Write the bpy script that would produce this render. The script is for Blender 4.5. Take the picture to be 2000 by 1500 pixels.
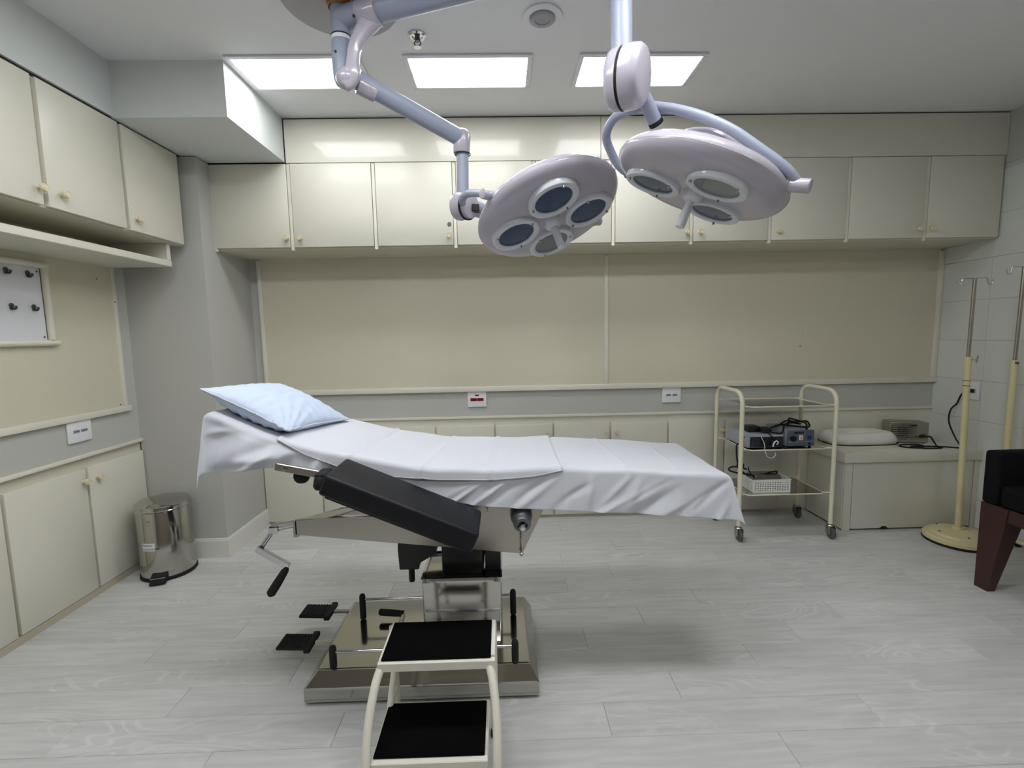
import bpy, bmesh, math, random
import numpy as np
from mathutils import Vector, Matrix

for o in list(bpy.data.objects):
    bpy.data.objects.remove(o)
S = bpy.context.scene
COL = S.collection
rnd = random.Random(7)

# ------------------------------------------------------------------ camera
cam_data = bpy.data.cameras.new('camera')
cam_data.sensor_width = 36.0
cam_data.lens = 916.349 / 2000 * 36.0
cam_data.clip_start = 0.05
cam = bpy.data.objects.new('camera', cam_data)
COL.objects.link(cam)
_r = Vector((0.99957749, -0.02204777, -0.01894027))
_u = Vector((0.02114077, 0.10427729, 0.99432355))
_f = Vector((0.01994758, 0.99430385, -0.10469934))
cam.matrix_world = Matrix(((_r.x, _u.x, -_f.x, 0.0), (_r.y, _u.y, -_f.y, -3.1547),
                           (_r.z, _u.z, -_f.z, 1.2696), (0, 0, 0, 1)))
S.camera = cam

# ------------------------------------------------------------------ world, exposure
w = bpy.data.worlds.new('world'); S.world = w
w.use_nodes = True
w.node_tree.nodes['Background'].inputs[0].default_value = (0.8, 0.86, 0.95, 1)
w.node_tree.nodes['Background'].inputs[1].default_value = 0.2
S.view_settings.view_transform = 'Standard'
S.view_settings.look = 'None'
S.view_settings.gamma = 1.0
S.view_settings.use_curve_mapping = False
S.view_settings.exposure = 0.74
PANEL_STRENGTH = 6.6          # recessed ceiling panels in view
MID_STRENGTH = 15.0            # the same panels above the viewer
FILL_STRENGTH = 12.0            # fill panels added out of view behind the viewer

# ------------------------------------------------------------------ materials
def lin(c):
    return tuple(((v / 12.92) if v <= 0.04045 else ((v + 0.055) / 1.055) ** 2.4) for v in [x / 255 for x in c])

def mat(name, rgb, rough=0.5, metal=0.0, var=0.0, vscale=6.0, bump=0.0, bscale=120.0, coat=0.0, spec=0.5, emit=None, estr=0.0, stretch=None):
    m = bpy.data.materials.new(name); m.use_nodes = True
    nt = m.node_tree; b = nt.nodes['Principled BSDF']
    c = lin(rgb)
    b.inputs['Base Color'].default_value = (*c, 1)
    b.inputs['Roughness'].default_value = rough
    b.inputs['Metallic'].default_value = metal
    b.inputs['Specular IOR Level'].default_value = spec
    if coat:
        b.inputs['Coat Weight'].default_value = coat
        b.inputs['Coat Roughness'].default_value = 0.08
    tc = nt.nodes.new('ShaderNodeTexCoord')
    mp = nt.nodes.new('ShaderNodeMapping')
    nt.links.new(tc.outputs['Object'], mp.inputs['Vector'])
    if stretch: mp.inputs['Scale'].default_value = stretch
    nz = nt.nodes.new('ShaderNodeTexNoise'); nz.inputs['Scale'].default_value = vscale; nz.inputs['Detail'].default_value = 4
    nt.links.new(mp.outputs['Vector'], nz.inputs['Vector'])
    mx = nt.nodes.new('ShaderNodeMix'); mx.data_type = 'RGBA'
    v = var if var else 0.02
    mx.inputs[6].default_value = (*[x * (1 - v) for x in c], 1)
    mx.inputs[7].default_value = (*[min(1, x * (1 + v)) for x in c], 1)
    nt.links.new(nz.outputs['Fac'], mx.inputs[0])
    nt.links.new(mx.outputs[2], b.inputs['Base Color'])
    if bump:
        n2 = nt.nodes.new('ShaderNodeTexNoise'); n2.inputs['Scale'].default_value = bscale; n2.inputs['Detail'].default_value = 3
        nt.links.new(mp.outputs['Vector'], n2.inputs['Vector'])
        bp = nt.nodes.new('ShaderNodeBump'); bp.inputs['Strength'].default_value = bump; bp.inputs['Distance'].default_value = 0.002
        nt.links.new(n2.outputs['Fac'], bp.inputs['Height'])
        nt.links.new(bp.outputs['Normal'], b.inputs['Normal'])
    if emit:
        b.inputs['Emission Color'].default_value = (*lin(emit), 1)
        b.inputs['Emission Strength'].default_value = estr
    return m

def wood_floor():
    m = bpy.data.materials.new('grey_wood_plank'); m.use_nodes = True
    nt = m.node_tree; N = nt.nodes; L = nt.links; b = N['Principled BSDF']
    tc = N.new('ShaderNodeTexCoord'); oi = N.new('ShaderNodeObjectInfo')
    off = N.new('ShaderNodeVectorMath'); off.operation = 'SCALE'
    cx = N.new('ShaderNodeCombineXYZ')
    for k in range(3): L.new(oi.outputs['Random'], cx.inputs[k])
    L.new(cx.outputs[0], off.inputs[0]); off.inputs['Scale'].default_value = 37.0
    add = N.new('ShaderNodeVectorMath'); add.operation = 'ADD'
    L.new(tc.outputs['Object'], add.inputs[0]); L.new(off.outputs[0], add.inputs[1])
    def mapped(sc):
        mp = N.new('ShaderNodeMapping'); mp.inputs['Scale'].default_value = sc
        L.new(add.outputs[0], mp.inputs['Vector']); return mp
    fine = N.new('ShaderNodeTexNoise'); fine.inputs['Scale'].default_value = 1; fine.inputs['Detail'].default_value = 6
    L.new(mapped((4, 48, 4)).outputs[0], fine.inputs['Vector'])
    big = N.new('ShaderNodeTexNoise'); big.inputs['Scale'].default_value = 1; big.inputs['Detail'].default_value = 1.5; big.inputs['Distortion'].default_value = 0.6
    L.new(mapped((1.9, 7, 1)).outputs[0], big.inputs['Vector'])
    mul = N.new('ShaderNodeMath'); mul.operation = 'MULTIPLY'; mul.inputs[1].default_value = 100
    L.new(big.outputs['Fac'], mul.inputs[0])
    sn = N.new('ShaderNodeMath'); sn.operation = 'SINE'; L.new(mul.outputs[0], sn.inputs[0])
    r1 = N.new('ShaderNodeMapRange'); r1.inputs[1].default_value = 0.35; r1.inputs[2].default_value = 1.0; r1.inputs[3].default_value = 0; r1.inputs[4].default_value = 1
    L.new(sn.outputs[0], r1.inputs[0])
    mask = N.new('ShaderNodeTexNoise'); mask.inputs['Scale'].default_value = 1; mask.inputs['Detail'].default_value = 1
    L.new(mapped((2.2, 7, 1)).outputs[0], mask.inputs['Vector'])
    r2 = N.new('ShaderNodeMapRange'); r2.inputs[1].default_value = 0.45; r2.inputs[2].default_value = 0.7
    L.new(mask.outputs['Fac'], r2.inputs[0])
    gm = N.new('ShaderNodeMath'); gm.operation = 'MULTIPLY'; L.new(r1.outputs[0], gm.inputs[0]); L.new(r2.outputs[0], gm.inputs[1])
    base = N.new('ShaderNodeMix'); base.data_type = 'RGBA'
    base.inputs[6].default_value = (*lin((193, 193, 191)), 1); base.inputs[7].default_value = (*lin((210, 210, 208)), 1)
    rf = N.new('ShaderNodeMapRange'); rf.inputs[1].default_value = 0.3; rf.inputs[2].default_value = 0.7
    L.new(fine.outputs['Fac'], rf.inputs[0]); L.new(rf.outputs[0], base.inputs[0])
    ring = N.new('ShaderNodeMix'); ring.data_type = 'RGBA'; ring.inputs[7].default_value = (*lin((224, 224, 221)), 1)
    L.new(base.outputs[2], ring.inputs[6])
    g2 = N.new('ShaderNodeMath'); g2.operation = 'MULTIPLY'; g2.inputs[1].default_value = 0.62; L.new(gm.outputs[0], g2.inputs[0]); L.new(g2.outputs[0], ring.inputs[0])
    hv = N.new('ShaderNodeHueSaturation'); L.new(ring.outputs[2], hv.inputs['Color'])
    rv = N.new('ShaderNodeMapRange'); rv.inputs[3].default_value = 0.94; rv.inputs[4].default_value = 1.04
    L.new(oi.outputs['Random'], rv.inputs[0]); L.new(rv.outputs[0], hv.inputs['Value'])
    L.new(hv.outputs[0], b.inputs['Base Color'])
    b.inputs['Roughness'].default_value = 0.42
    bp = N.new('ShaderNodeBump'); bp.inputs['Strength'].default_value = 0.06; bp.inputs['Distance'].default_value = 0.001
    L.new(fine.outputs['Fac'], bp.inputs['Height']); L.new(bp.outputs[0], b.inputs['Normal'])
    return m

M = {}
M['cream'] = mat('cream_laminate', (220, 217, 203), 0.36, var=0.03, vscale=3, bump=0.06, bscale=350, coat=0.05)
M['cream_gloss'] = mat('cream_gloss_laminate', (217, 214, 200), 0.32, var=0.03, vscale=3, bump=0.02, bscale=350, coat=0.45)
M['cream_panel'] = mat('cream_wall_sheet', (211, 205, 184), 0.42, var=0.03, vscale=2, bump=0.06, bscale=350)
M['cream_trim'] = mat('cream_trim_paint', (226, 222, 207), 0.35, var=0.02)
M['cream_edge'] = mat('cream_edge_strip', (210, 205, 187), 0.45, var=0.03)
M['plinth'] = mat('beige_plinth', (190, 181, 160), 0.5, var=0.05)
M['knob'] = mat('ivory_knob', (222, 212, 178), 0.35, var=0.04)
M['grey_wall'] = mat('grey_wall_paint', (190, 190, 184), 0.75, var=0.02, vscale=2, bump=0.15, bscale=220)
M['rear_wall'] = mat('rear_wall_paint', (128, 120, 110), 0.75, var=0.03, vscale=2, bump=0.15, bscale=220)
M['pale_wall'] = mat('pale_grey_paint', (212, 216, 214), 0.75, var=0.02, vscale=2, bump=0.15, bscale=220)
M['ceiling'] = mat('ceiling_paint', (230, 231, 232), 0.85, var=0.015, vscale=1.5, bump=0.15, bscale=200)
M['skirt'] = mat('baseboard_paint', (226, 225, 218), 0.4, var=0.02)
M['tile'] = mat('white_wall_tile', (214, 217, 211), 0.32, var=0.02, vscale=3, bump=0.05, bscale=60)
M['grout'] = mat('tile_grout', (205, 208, 202), 0.8, var=0.03)
M['floor'] = wood_floor()
M['subfloor'] = mat('dark_joint_floor', (120, 118, 116), 0.8, var=0.05)
M['dark_gap'] = mat('dark_gap', (40, 36, 38), 0.8)
M['white_plastic'] = mat('white_plastic', (232, 233, 238), 0.35, var=0.01)
M['grey_plastic'] = mat('grey_plastic', (150, 152, 158), 0.4, var=0.02)
M['red'] = mat('dark_red_plastic', (120, 10, 22), 0.3, var=0.05)
M['black'] = mat('black_plastic', (12, 12, 13), 0.4, var=0.1)
M['rubber'] = mat('black_rubber', (13, 13, 14), 0.75, var=0.15, bump=0.3, bscale=300)
M['pad'] = mat('black_step_mat', (4, 4, 4), 0.9, var=0.2, bump=0.5, bscale=500, spec=0.08)
M['vinyl'] = mat('black_vinyl', (19, 20, 25), 0.48, var=0.08, bump=0.25, bscale=420, spec=0.28)
M['steel'] = mat('polished_steel', (186, 184, 178), 0.12, metal=1.0, var=0.04, vscale=5)
M['brushed'] = mat('brushed_steel', (176, 172, 162), 0.26, metal=1.0, var=0.05, vscale=8, bump=0.05, bscale=200, stretch=(1, 1, 14))
M['chrome'] = mat('chrome', (205, 206, 208), 0.07, metal=1.0, var=0.02)
M['iron'] = mat('dark_grey_metal', (104, 108, 112), 0.3, metal=0.7, var=0.1)
M['lamp'] = mat('lamp_shell_enamel', (174, 169, 180), 0.24, var=0.015, coat=0.4)
M['lamp_arm'] = mat('lamp_arm_enamel', (150, 157, 175), 0.36, var=0.015, spec=0.4)
M['ring'] = mat('lens_ring_grey', (205, 207, 214), 0.3, var=0.02, coat=0.3)
M['lens'] = mat('blue_filter_glass', (42, 66, 98), 0.08, var=0.15, vscale=12, spec=0.5)
M['lens_clear'] = mat('clear_lens_glass', (112, 118, 118), 0.08, var=0.1, vscale=3, spec=0.45)
M['amber'] = mat('amber_ring', (160, 104, 52), 0.4, var=0.1)
M['sheet'] = mat('white_cotton', (201, 203, 210), 0.85, var=0.01, bump=0.15, bscale=600, spec=0.2)
M['pillowcase'] = mat('pale_blue_cotton', (194, 206, 227), 0.85, var=0.012, bump=0.15, bscale=600, spec=0.2)
M['enamel'] = mat('cream_enamel', (226, 221, 196), 0.32, var=0.03, coat=0.3)
M['worn'] = mat('worn_white_enamel', (222, 218, 205), 0.4, var=0.09, vscale=22, bump=0.2, bscale=60)
M['ivcream'] = mat('yellowed_enamel', (218, 207, 160), 0.38, var=0.06, vscale=14)
M['mahogany'] = mat('mahogany_stain', (56, 20, 13), 0.4, var=0.25, vscale=14, coat=0.2, stretch=(6, 6, 1))
M['fabric'] = mat('charcoal_fabric', (15, 16, 19), 0.85, var=0.12, bump=0.4, bscale=500, spec=0.15)
M['device_grey'] = mat('device_casing', (164, 168, 180), 0.4, var=0.03)
M['device_blue'] = mat('blue_grey_panel', (84, 96, 110), 0.4, var=0.05)
M['device_dark'] = mat('dark_panel', (34, 36, 44), 0.35, var=0.08)
M['orange'] = mat('orange_plastic', (216, 140, 80), 0.4, var=0.05)
M['blue'] = mat('blue_plastic', (38, 52, 110), 0.4, var=0.05)
M['basket'] = mat('white_basket_plastic', (236, 236, 232), 0.4, var=0.01)
M['board'] = mat('white_board_laminate', (222, 223, 228), 0.4, var=0.01)
M['hook'] = mat('pewter_hook', (96, 96, 98), 0.35, metal=0.9, var=0.1)
M['linen'] = mat('ivory_cover', (226, 225, 216), 0.8, var=0.02, bump=0.3, bscale=90, spec=0.2)
M['led'] = mat('led_diffuser', (255, 255, 255), 0.5, emit=(250, 252, 254), estr=PANEL_STRENGTH)
M['led_mid'] = mat('led_diffuser_mid', (255, 255, 255), 0.5, emit=(250, 252, 254), estr=MID_STRENGTH)
M['led_fill'] = mat('led_diffuser_fill', (255, 255, 255), 0.5, emit=(250, 252, 254), estr=FILL_STRENGTH)
M['frame_white'] = mat('panel_frame_white', (226, 227, 230), 0.4, var=0.01)
M['wheel_grey'] = mat('grey_rubber', (84, 84, 86), 0.5, var=0.08)
M['ink'] = mat('black_ink', (20, 20, 22), 0.7)
M['tube'] = mat('clear_tube', (214, 216, 220), 0.25)
M['grey_disc'] = mat('grey_cover_plate', (168, 166, 168), 0.6, var=0.02)

# ------------------------------------------------------------------ mesh helpers
class B:
    def __init__(s, T=None):
        s.v = []; s.f = []; s.T = T
    def put(s, vs, fs):
        k = len(s.v)
        for p in vs:
            p = Vector(p)
            s.v.append(s.T @ p if s.T else p)
        s.f += [tuple(i + k for i in f) for f in fs]
        return s
    def frombm(s, bm):
        bm.verts.index_update()
        s.put([v.co.copy() for v in bm.verts], [[v.index for v in f.verts] for f in bm.faces]); bm.free(); return s
    def box(s, a, b, bev=0.0, seg=1, M3=None):
        bm = bmesh.new(); bmesh.ops.create_cube(bm, size=1)
        for v in bm.verts:
            v.co = Vector([(a[i] + b[i]) / 2 + v.co[i] * (b[i] - a[i]) for i in range(3)])
        if bev:
            bmesh.ops.bevel(bm, geom=list(bm.edges), offset=bev, segments=seg, profile=0.5, affect='EDGES')
        if M3:
            for v in bm.verts: v.co = M3 @ v.co
        return s.frombm(bm)
    def prism(s, poly, axis, a, b, bev=0.0, seg=1):
        # poly: 2D points; axis: extrude axis index; the two others in order
        n = len(poly); o = [i for i in range(3) if i != axis]
        vs = []
        for t in (a, b):
            for p in poly:
                c = [0, 0, 0]; c[o[0]] = p[0]; c[o[1]] = p[1]; c[axis] = t; vs.append(c)
        bm = bmesh.new(); V = [bm.verts.new(c) for c in vs]
        bm.faces.new(V[:n]); bm.faces.new(V[n:][::-1])
        for i in range(n): bm.faces.new((V[i], V[i + n], V[(i + 1) % n + n], V[(i + 1) % n]))
        bmesh.ops.recalc_face_normals(bm, faces=bm.faces)
        if bev: bmesh.ops.bevel(bm, geom=list(bm.edges), offset=bev, segments=seg, profile=0.5, affect='EDGES')
        return s.frombm(bm)
    def tube(s, pts, r, seg=12, cap=True, rs=None):
        pts = [Vector(p) for p in pts]; n = len(pts)
        tg = []
        for i in range(n):
            t = (pts[min(i + 1, n - 1)] - pts[max(i - 1, 0)]); tg.append(t.normalized())
        ref = Vector((0, 0, 1)) if abs(tg[0].z) < 0.9 else Vector((1, 0, 0))
        nx = (ref - tg[0] * ref.dot(tg[0])).normalized()
        vs = []; fs = []
        for i in range(n):
            nx = (nx - tg[i] * nx.dot(tg[i])).normalized(); ny = tg[i].cross(nx)
            rr = rs[i] if rs else r
            for k in range(seg):
                a = 2 * math.pi * k / seg
                vs.append(pts[i] + (nx * math.cos(a) + ny * math.sin(a)) * rr)
        for i in range(n - 1):
            for k in range(seg):
                k2 = (k + 1) % seg
                fs.append((i * seg + k, i * seg + k2, (i + 1) * seg + k2, (i + 1) * seg + k))
        if cap:
            fs.append(tuple(range(seg))[::-1]); fs.append(tuple((n - 1) * seg + k for k in range(seg)))
        return s.put(vs, fs)
    def cyl(s, a, b, r, seg=20, r2=None, bev=0.0):
        a = Vector(a); b = Vector(b); d = (b - a).normalized()
        r2 = r if r2 is None else r2
        if bev:
            return s.tube([a, a + d * bev * .3, a + d * bev, b - d * bev, b - d * bev * .3, b], r, seg, True, [r - bev, r - bev * .3, r, r2, r2 - bev * .3, r2 - bev])
        return s.tube([a, b], r, seg, True, [r, r2])
    def lathe(s, prof, o=(0, 0, 0), ax=(0, 0, 1), seg=32):
        ax = Vector(ax).normalized(); o = Vector(o)
        ref = Vector((1, 0, 0)) if abs(ax.x) < 0.9 else Vector((0, 1, 0))
        nx = (ref - ax * ref.dot(ax)).normalized(); ny = ax.cross(nx)
        vs = []; fs = []; rows = []
        for (r, z) in prof:
            if r < 1e-6:
                rows.append([len(vs)]); vs.append(o + ax * z)
            else:
                rows.append(list(range(len(vs), len(vs) + seg)))
                for k in range(seg):
                    a = 2 * math.pi * k / seg
                    vs.append(o + ax * z + (nx * math.cos(a) + ny * math.sin(a)) * r)
        for A, C in zip(rows[:-1], rows[1:]):
            for k in range(seg):
                k2 = (k + 1) % seg
                if len(A) == 1 and len(C) == 1: continue
                if len(A) == 1: fs.append((A[0], C[k2], C[k]))
                elif len(C) == 1: fs.append((A[k], A[k2], C[0]))
                else: fs.append((A[k], A[k2], C[k2], C[k]))
        return s.put(vs, fs)
    def sphere(s, c, r, seg=16):
        n = seg // 2
        return s.lathe([(r * math.sin(math.pi * i / n) if 0 < i < n else 0, -r * math.cos(math.pi * i / n)) for i in range(n + 1)], c, (0, 0, 1), seg)
    def grid(s, P):
        nu, nv = len(P), len(P[0])
        return s.put([P[i][j] for i in range(nu) for j in range(nv)],
                     [(i * nv + j, (i + 1) * nv + j, (i + 1) * nv + j + 1, i * nv + j + 1) for i in range(nu - 1) for j in range(nv - 1)])

def fillet(pts, rad, n=6):
    pts = [Vector(p) for p in pts]; out = [pts[0]]
    for i in range(1, len(pts) - 1):
        a, b, c = pts[i - 1], pts[i], pts[i + 1]
        r = min(rad, (a - b).length * .48, (c - b).length * .48)
        p0 = b + (a - b).normalized() * r; p1 = b + (c - b).normalized() * r
        for k in range(n + 1):
            t = k / n
            out.append(p0 * (1 - t) ** 2 + b * 2 * t * (1 - t) + p1 * t * t)
    out.append(pts[-1]); return out

def spline(pts, n=6):
    P = [Vector(p) for p in pts]; P = [P[0] * 2 - P[1]] + P + [P[-1] * 2 - P[-2]]; out = []
    for i in range(1, len(P) - 2):
        for k in range(n):
            t = k / n
            out.append(0.5 * ((2 * P[i]) + (P[i + 1] - P[i - 1]) * t + (2 * P[i - 1] - 5 * P[i] + 4 * P[i + 1] - P[i + 2]) * t * t + (3 * P[i] - P[i - 1] - 3 * P[i + 1] + P[i + 2]) * t ** 3))
    out.append(P[-2]); return out

WLOC = {}
def wloc(o): return WLOC.get(o.name, Vector((0, 0, 0)))

def obj(name, b, m, parent=None, smooth=None, origin=None):
    v = b.v
    if origin is None:
        lo = Vector([min(p[i] for p in v) for i in range(3)]); hi = Vector([max(p[i] for p in v) for i in range(3)])
        origin = (lo + hi) / 2
    origin = Vector(origin)
    me = bpy.data.meshes.new(name)
    me.from_pydata([p - origin for p in v], [], b.f); me.update()
    bm = bmesh.new(); bm.from_mesh(me); bmesh.ops.recalc_face_normals(bm, faces=bm.faces); bm.to_mesh(me); bm.free()
    if smooth:
        me.shade_smooth(); me.set_sharp_from_angle(angle=math.radians(smooth))
    me.materials.append(M[m])
    o = bpy.data.objects.new(name, me); COL.objects.link(o)
    WLOC[o.name] = origin
    if parent: o.parent = parent; o.location = origin - wloc(parent)
    else: o.location = origin
    return o

def inst(name, me, loc, parent=None, rot=None):
    o = bpy.data.objects.new(name, me); COL.objects.link(o); WLOC[o.name] = Vector(loc)
    o.location = Vector(loc) - (wloc(parent) if parent else Vector())
    if parent: o.parent = parent
    if rot: o.rotation_euler = rot
    return o

def tag(o, label=None, cat=None, group=None, kind=None):
    if label: o['label'] = label
    if cat: o['category'] = cat
    if group: o['group'] = group
    if kind: o['kind'] = kind
    return o

def root(name, loc, label, cat, group=None):
    e = bpy.data.objects.new(name, None); COL.objects.link(e); e.location = loc; e.empty_display_size = 0.05
    WLOC[e.name] = Vector(loc)
    return tag(e, label, cat, group)

def struct(name, b, m, smooth=None, label=None):
    o = obj(name, b, m, None, smooth); o['kind'] = 'structure'
    if label: o['label'] = label
    return o

# ------------------------------------------------------------------ room shell
XL, XR, ZC = -2.075, 2.967, 2.5
XLC, XP, YP, YB, ZCT, XBR, YC = -1.704, -1.633, -0.475, -0.919, 2.255, -1.204, -0.363
YF = -4.3

floor = struct('floor', B().box((XL - .5, YF, -0.06), (XR + .1, 0.52, -0.008)), 'subfloor', label='grey wood-look vinyl plank floor')
PW, PL = 0.14, 0.885
def plank_mesh(length):
    b = B(); e = 0.0016; c = 0.0013; x = length / 2 - e * .3; y = PW / 2 - e * .3
    b.put([(-x, -y, -.008), (x, -y, -.008), (x, y, -.008), (-x, y, -.008), (-x, -y, -c), (x, -y, -c), (x, y, -c), (-x, y, -c),
           (-x + c, -y + c, 0), (x - c, -y + c, 0), (x - c, y - c, 0), (-x + c, y - c, 0)],
          [(0, 3, 2, 1), (0, 1, 5, 4), (1, 2, 6, 5), (2, 3, 7, 6), (3, 0, 4, 7), (4, 5, 9, 8), (5, 6, 10, 9), (6, 7, 11, 10), (7, 4, 8, 11), (8, 9, 10, 11)])
    me = bpy.data.meshes.new('plank'); me.from_pydata([tuple(p) for p in b.v], [], b.f); me.update(); me.materials.append(M['floor']); return me
pm_full = plank_mesh(PL)
offs = [.323, .6, .9]
known = {0: .848, 1: .323, 2: .60, 3: .953, 4: .323, 5: .60, 6: .906, 7: 1.188, 8: 1.44}
y = -1.945
rows = [(-1.945 + k * PW, k) for k in range(-10, 14)]
for y0, k in rows:
    y1 = min(y0 + PW, 0.0)
    if y1 - y0 < .02: continue
    x = known.get(k, offs[k % 3] + rnd.uniform(-.05, .05))
    while x > XL + PL * .98: x -= PL
    xs = []
    a = XL
    while a < XR - .001:
        bq = min(x, XR)
        if bq - a > .02: xs.append((a, bq))
        a = bq; x += PL
    for (a, c) in xs:
        yc = (y0 + y0 + PW) / 2
        if abs((c - a) - PL) < 1e-4 and abs(y1 - y0 - PW) < 1e-6:
            inst('plank', pm_full, ((a + c) / 2, yc, 0), floor)
        else:
            me = plank_mesh(c - a)
            if abs(y1 - y0 - PW) > 1e-6:
                for v in me.vertices: v.co.y = (v.co.y + PW / 2) / PW * (y1 - y0) - (y1 - y0) / 2
            inst('plank', me, ((a + c) / 2, (y0 + y1) / 2, 0), floor)
# strip behind the camera
inst('plank', pm_full, (0, -3.42, 0), floor)
struct('floor_rear', B().box((XL, YF, -.008), (XR, -3.49, 0)), 'floor', label='plank floor at the rear of the room')

struct('ceiling', B().box((XL - .1, YF - .1, ZC), (XR + .1, .1, ZC + .1)), 'ceiling', label='plain painted plaster ceiling')
wall_back = struct('wall_back', B().box((XL - .1, 0.0, .7072), (XR + .1, .1, ZC)).box((XL - .5, .402, -.01), (XR + .1, .5, .80)).box((XL - .5, .1, .7072), (XR + .1, .45, .78)), 'grey_wall', label='grey painted back wall behind cream panels')
wall_left = struct('wall_left', B().box((XL - .1, -1.645, .7052), (XL, 0, ZC)).box((XL - .5, -1.66, -.01), (XL - .382, .45, .80)).box((XL - .45, -1.66, .7052), (XL - .1, .1, .78)).box((XL - .45, -1.66, -.01), (XL - .1, -1.6455, .78)), 'grey_wall', label='grey painted left wall behind cream panels')
struct('wall_left_rear', B().box((XL - .1, YF, 0), (XL, -1.645, ZC)), 'grey_wall', label='grey painted left wall towards the camera')
wall_right = struct('wall_right', B().box((XR + .008, YF, 0), (XR + .1, 0, ZC)), 'grout', label='white tiled right wall')
struct('wall_front', B().box((XL - .1, YF - .1, 0), (XR + .1, YF, ZC)), 'rear_wall', label='brown-grey wall behind the viewer')
struct('wall_right_upper', B().box((XR, -3.3, 2.21), (XR + .008, 0, ZC)), 'grey_wall', label='grey painted band above the right wall tiles')
# tiles on the right wall
TW, TH = .33, .25
for j in range(9):
    z0 = -.07 + j * TH; z1 = min(z0 + TH, 2.21); z0 = max(z0, 0)
    for i in range(10):
        yb = -.0 - i * TW; ya = yb - TW
        obj('tile', B().box((XR, ya + .0006, z0 + .0006), (XR + .012, yb - .0006, z1 - .0006), .0006), 'tile', wall_right)

struct('pillar', B().box((XL, YP, 0), (XP, 0, ZCT + .001)), 'grey_wall', label='grey square pillar in the left corner')
bb = B().prism([(XL, YP), (XL, YP - .014), (XP + .014, YP - .014), (XP + .014, 0), (XP, 0), (XP, YP)], 2, 0, .105)
bb.prism([(XL, YP), (XL, YP - .010), (XP + .010, YP - .010), (XP + .010, 0), (XP, 0), (XP, YP)], 2, .105, .115)
struct('baseboard_left', bb, 'skirt', label='white baseboard round the grey pillar')
struct('soffit_left', B().box((XL, YF, ZCT + .010), (XLC, YB, ZC)), 'pale_wall', label='pale bulkhead above the left wall cabinets')
struct('soffit_beam', B().box((XL, YB, ZCT + .006), (XBR, YC + .002, ZC)), 'pale_wall', label='boxed ceiling beam above the pillar')
struct('trim_1', B().box((XL, YF, ZCT + .002), (XLC - .012, YP, ZCT + .010)), 'dark_gap', label='dark shadow gap above the left cabinets')

# filler panels above the back wall cabinets, with the dark gap under the ceiling
struct('trim_2', B().box((XBR + .004, YC + .012, ZC - .012), (XR, YC + .05, ZC)), 'dark_gap', label='dark gap between filler panels and ceiling')
struct('trim_3', B().box((XBR + .006, YC, ZCT + .0012), (.588, 0, ZC - .009), .0015), 'cream_gloss', label='cream filler panel above the cabinets, left length')
struct('trim_4', B().box((.590, YC, ZCT + .0012), (XR - .002, 0, ZC - .009), .0015), 'cream_gloss', label='cream filler panel above the cabinets, right length')

# cream sheets and trims on the back wall
def trim(b0, b1, parent, name='trim', m='cream_trim'):
    return obj(name, B().box(b0, b1, .003, 2), m, parent, 40)
obj('panel', B().box((-1.56, -.010, .925), (.696, 0, 1.785), .001), 'cream_panel', wall_back)
obj('panel', B().box((.700, -.010, .925), (2.945, 0, 1.785), .001), 'cream_panel', wall_back)
trim((-1.578, -.024, .892), (2.966, 0, .926), wall_back)
trim((-1.578, -.024, .926), (-1.552, 0, 1.772), wall_back)
trim((.686, -.020, .926), (.712, 0, 1.772), wall_back)
trim((2.936, -.024, .926), (2.966, 0, 1.772), wall_back)
trim((-1.62, -.016, .7075), (2.966, 0, .724), wall_back)
# left wall sheet
obj('panel', B().box((XL, -1.645, .925), (XL + .010, -.583, 1.665), .001), 'cream_panel', wall_left)
trim((XL, -1.645, .893), (XL + .022, -.540, .925), wall_left)
trim((XL, -.584, .925), (XL + .020, -.562, 1.663), wall_left)
trim((XL, -1.645, .706), (XL + .018, YP - .001, .724), wall_left)
for (yy, zz) in ((-.665, 1.593), (-.578, 1.482), (-.60, .934)):
    obj('screw_hole', B().cyl((XL + .009, yy, zz), (XL + .0215 if yy > -.6 else XL + .011, yy, zz), .0035, 8), 'ink', wall_left)
obj('screw_hole', B().cyl((2.02, -.0112, 1.155), (2.02, -.008, 1.155), .004, 8), 'ink', wall_back)
obj('screw_hole', B().cyl((2.03, -.0112, 1.235), (2.03, -.008, 1.235), .003, 8), 'ink', wall_back)

# ------------------------------------------------------------------ cabinets
def knob_mesh():
    b = B().lathe([(0, 0), (.0085, 0), (.0075, .010), (.009, .013), (.0145, .016), (.0155, .021), (.0145, .027), (.0125, .0295), (.0115, .0275), (.0085, .0270), (.0075, .029), (0, .0292)], (0, 0, 0), (0, -1, 0), 20)
    me = bpy.data.meshes.new('knob'); me.from_pydata([tuple(p) for p in b.v], [], b.f); me.update()
    me.shade_smooth(); me.set_sharp_from_angle(angle=math.radians(50)); me.materials.append(M['knob']); return me
KN = knob_mesh()

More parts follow.
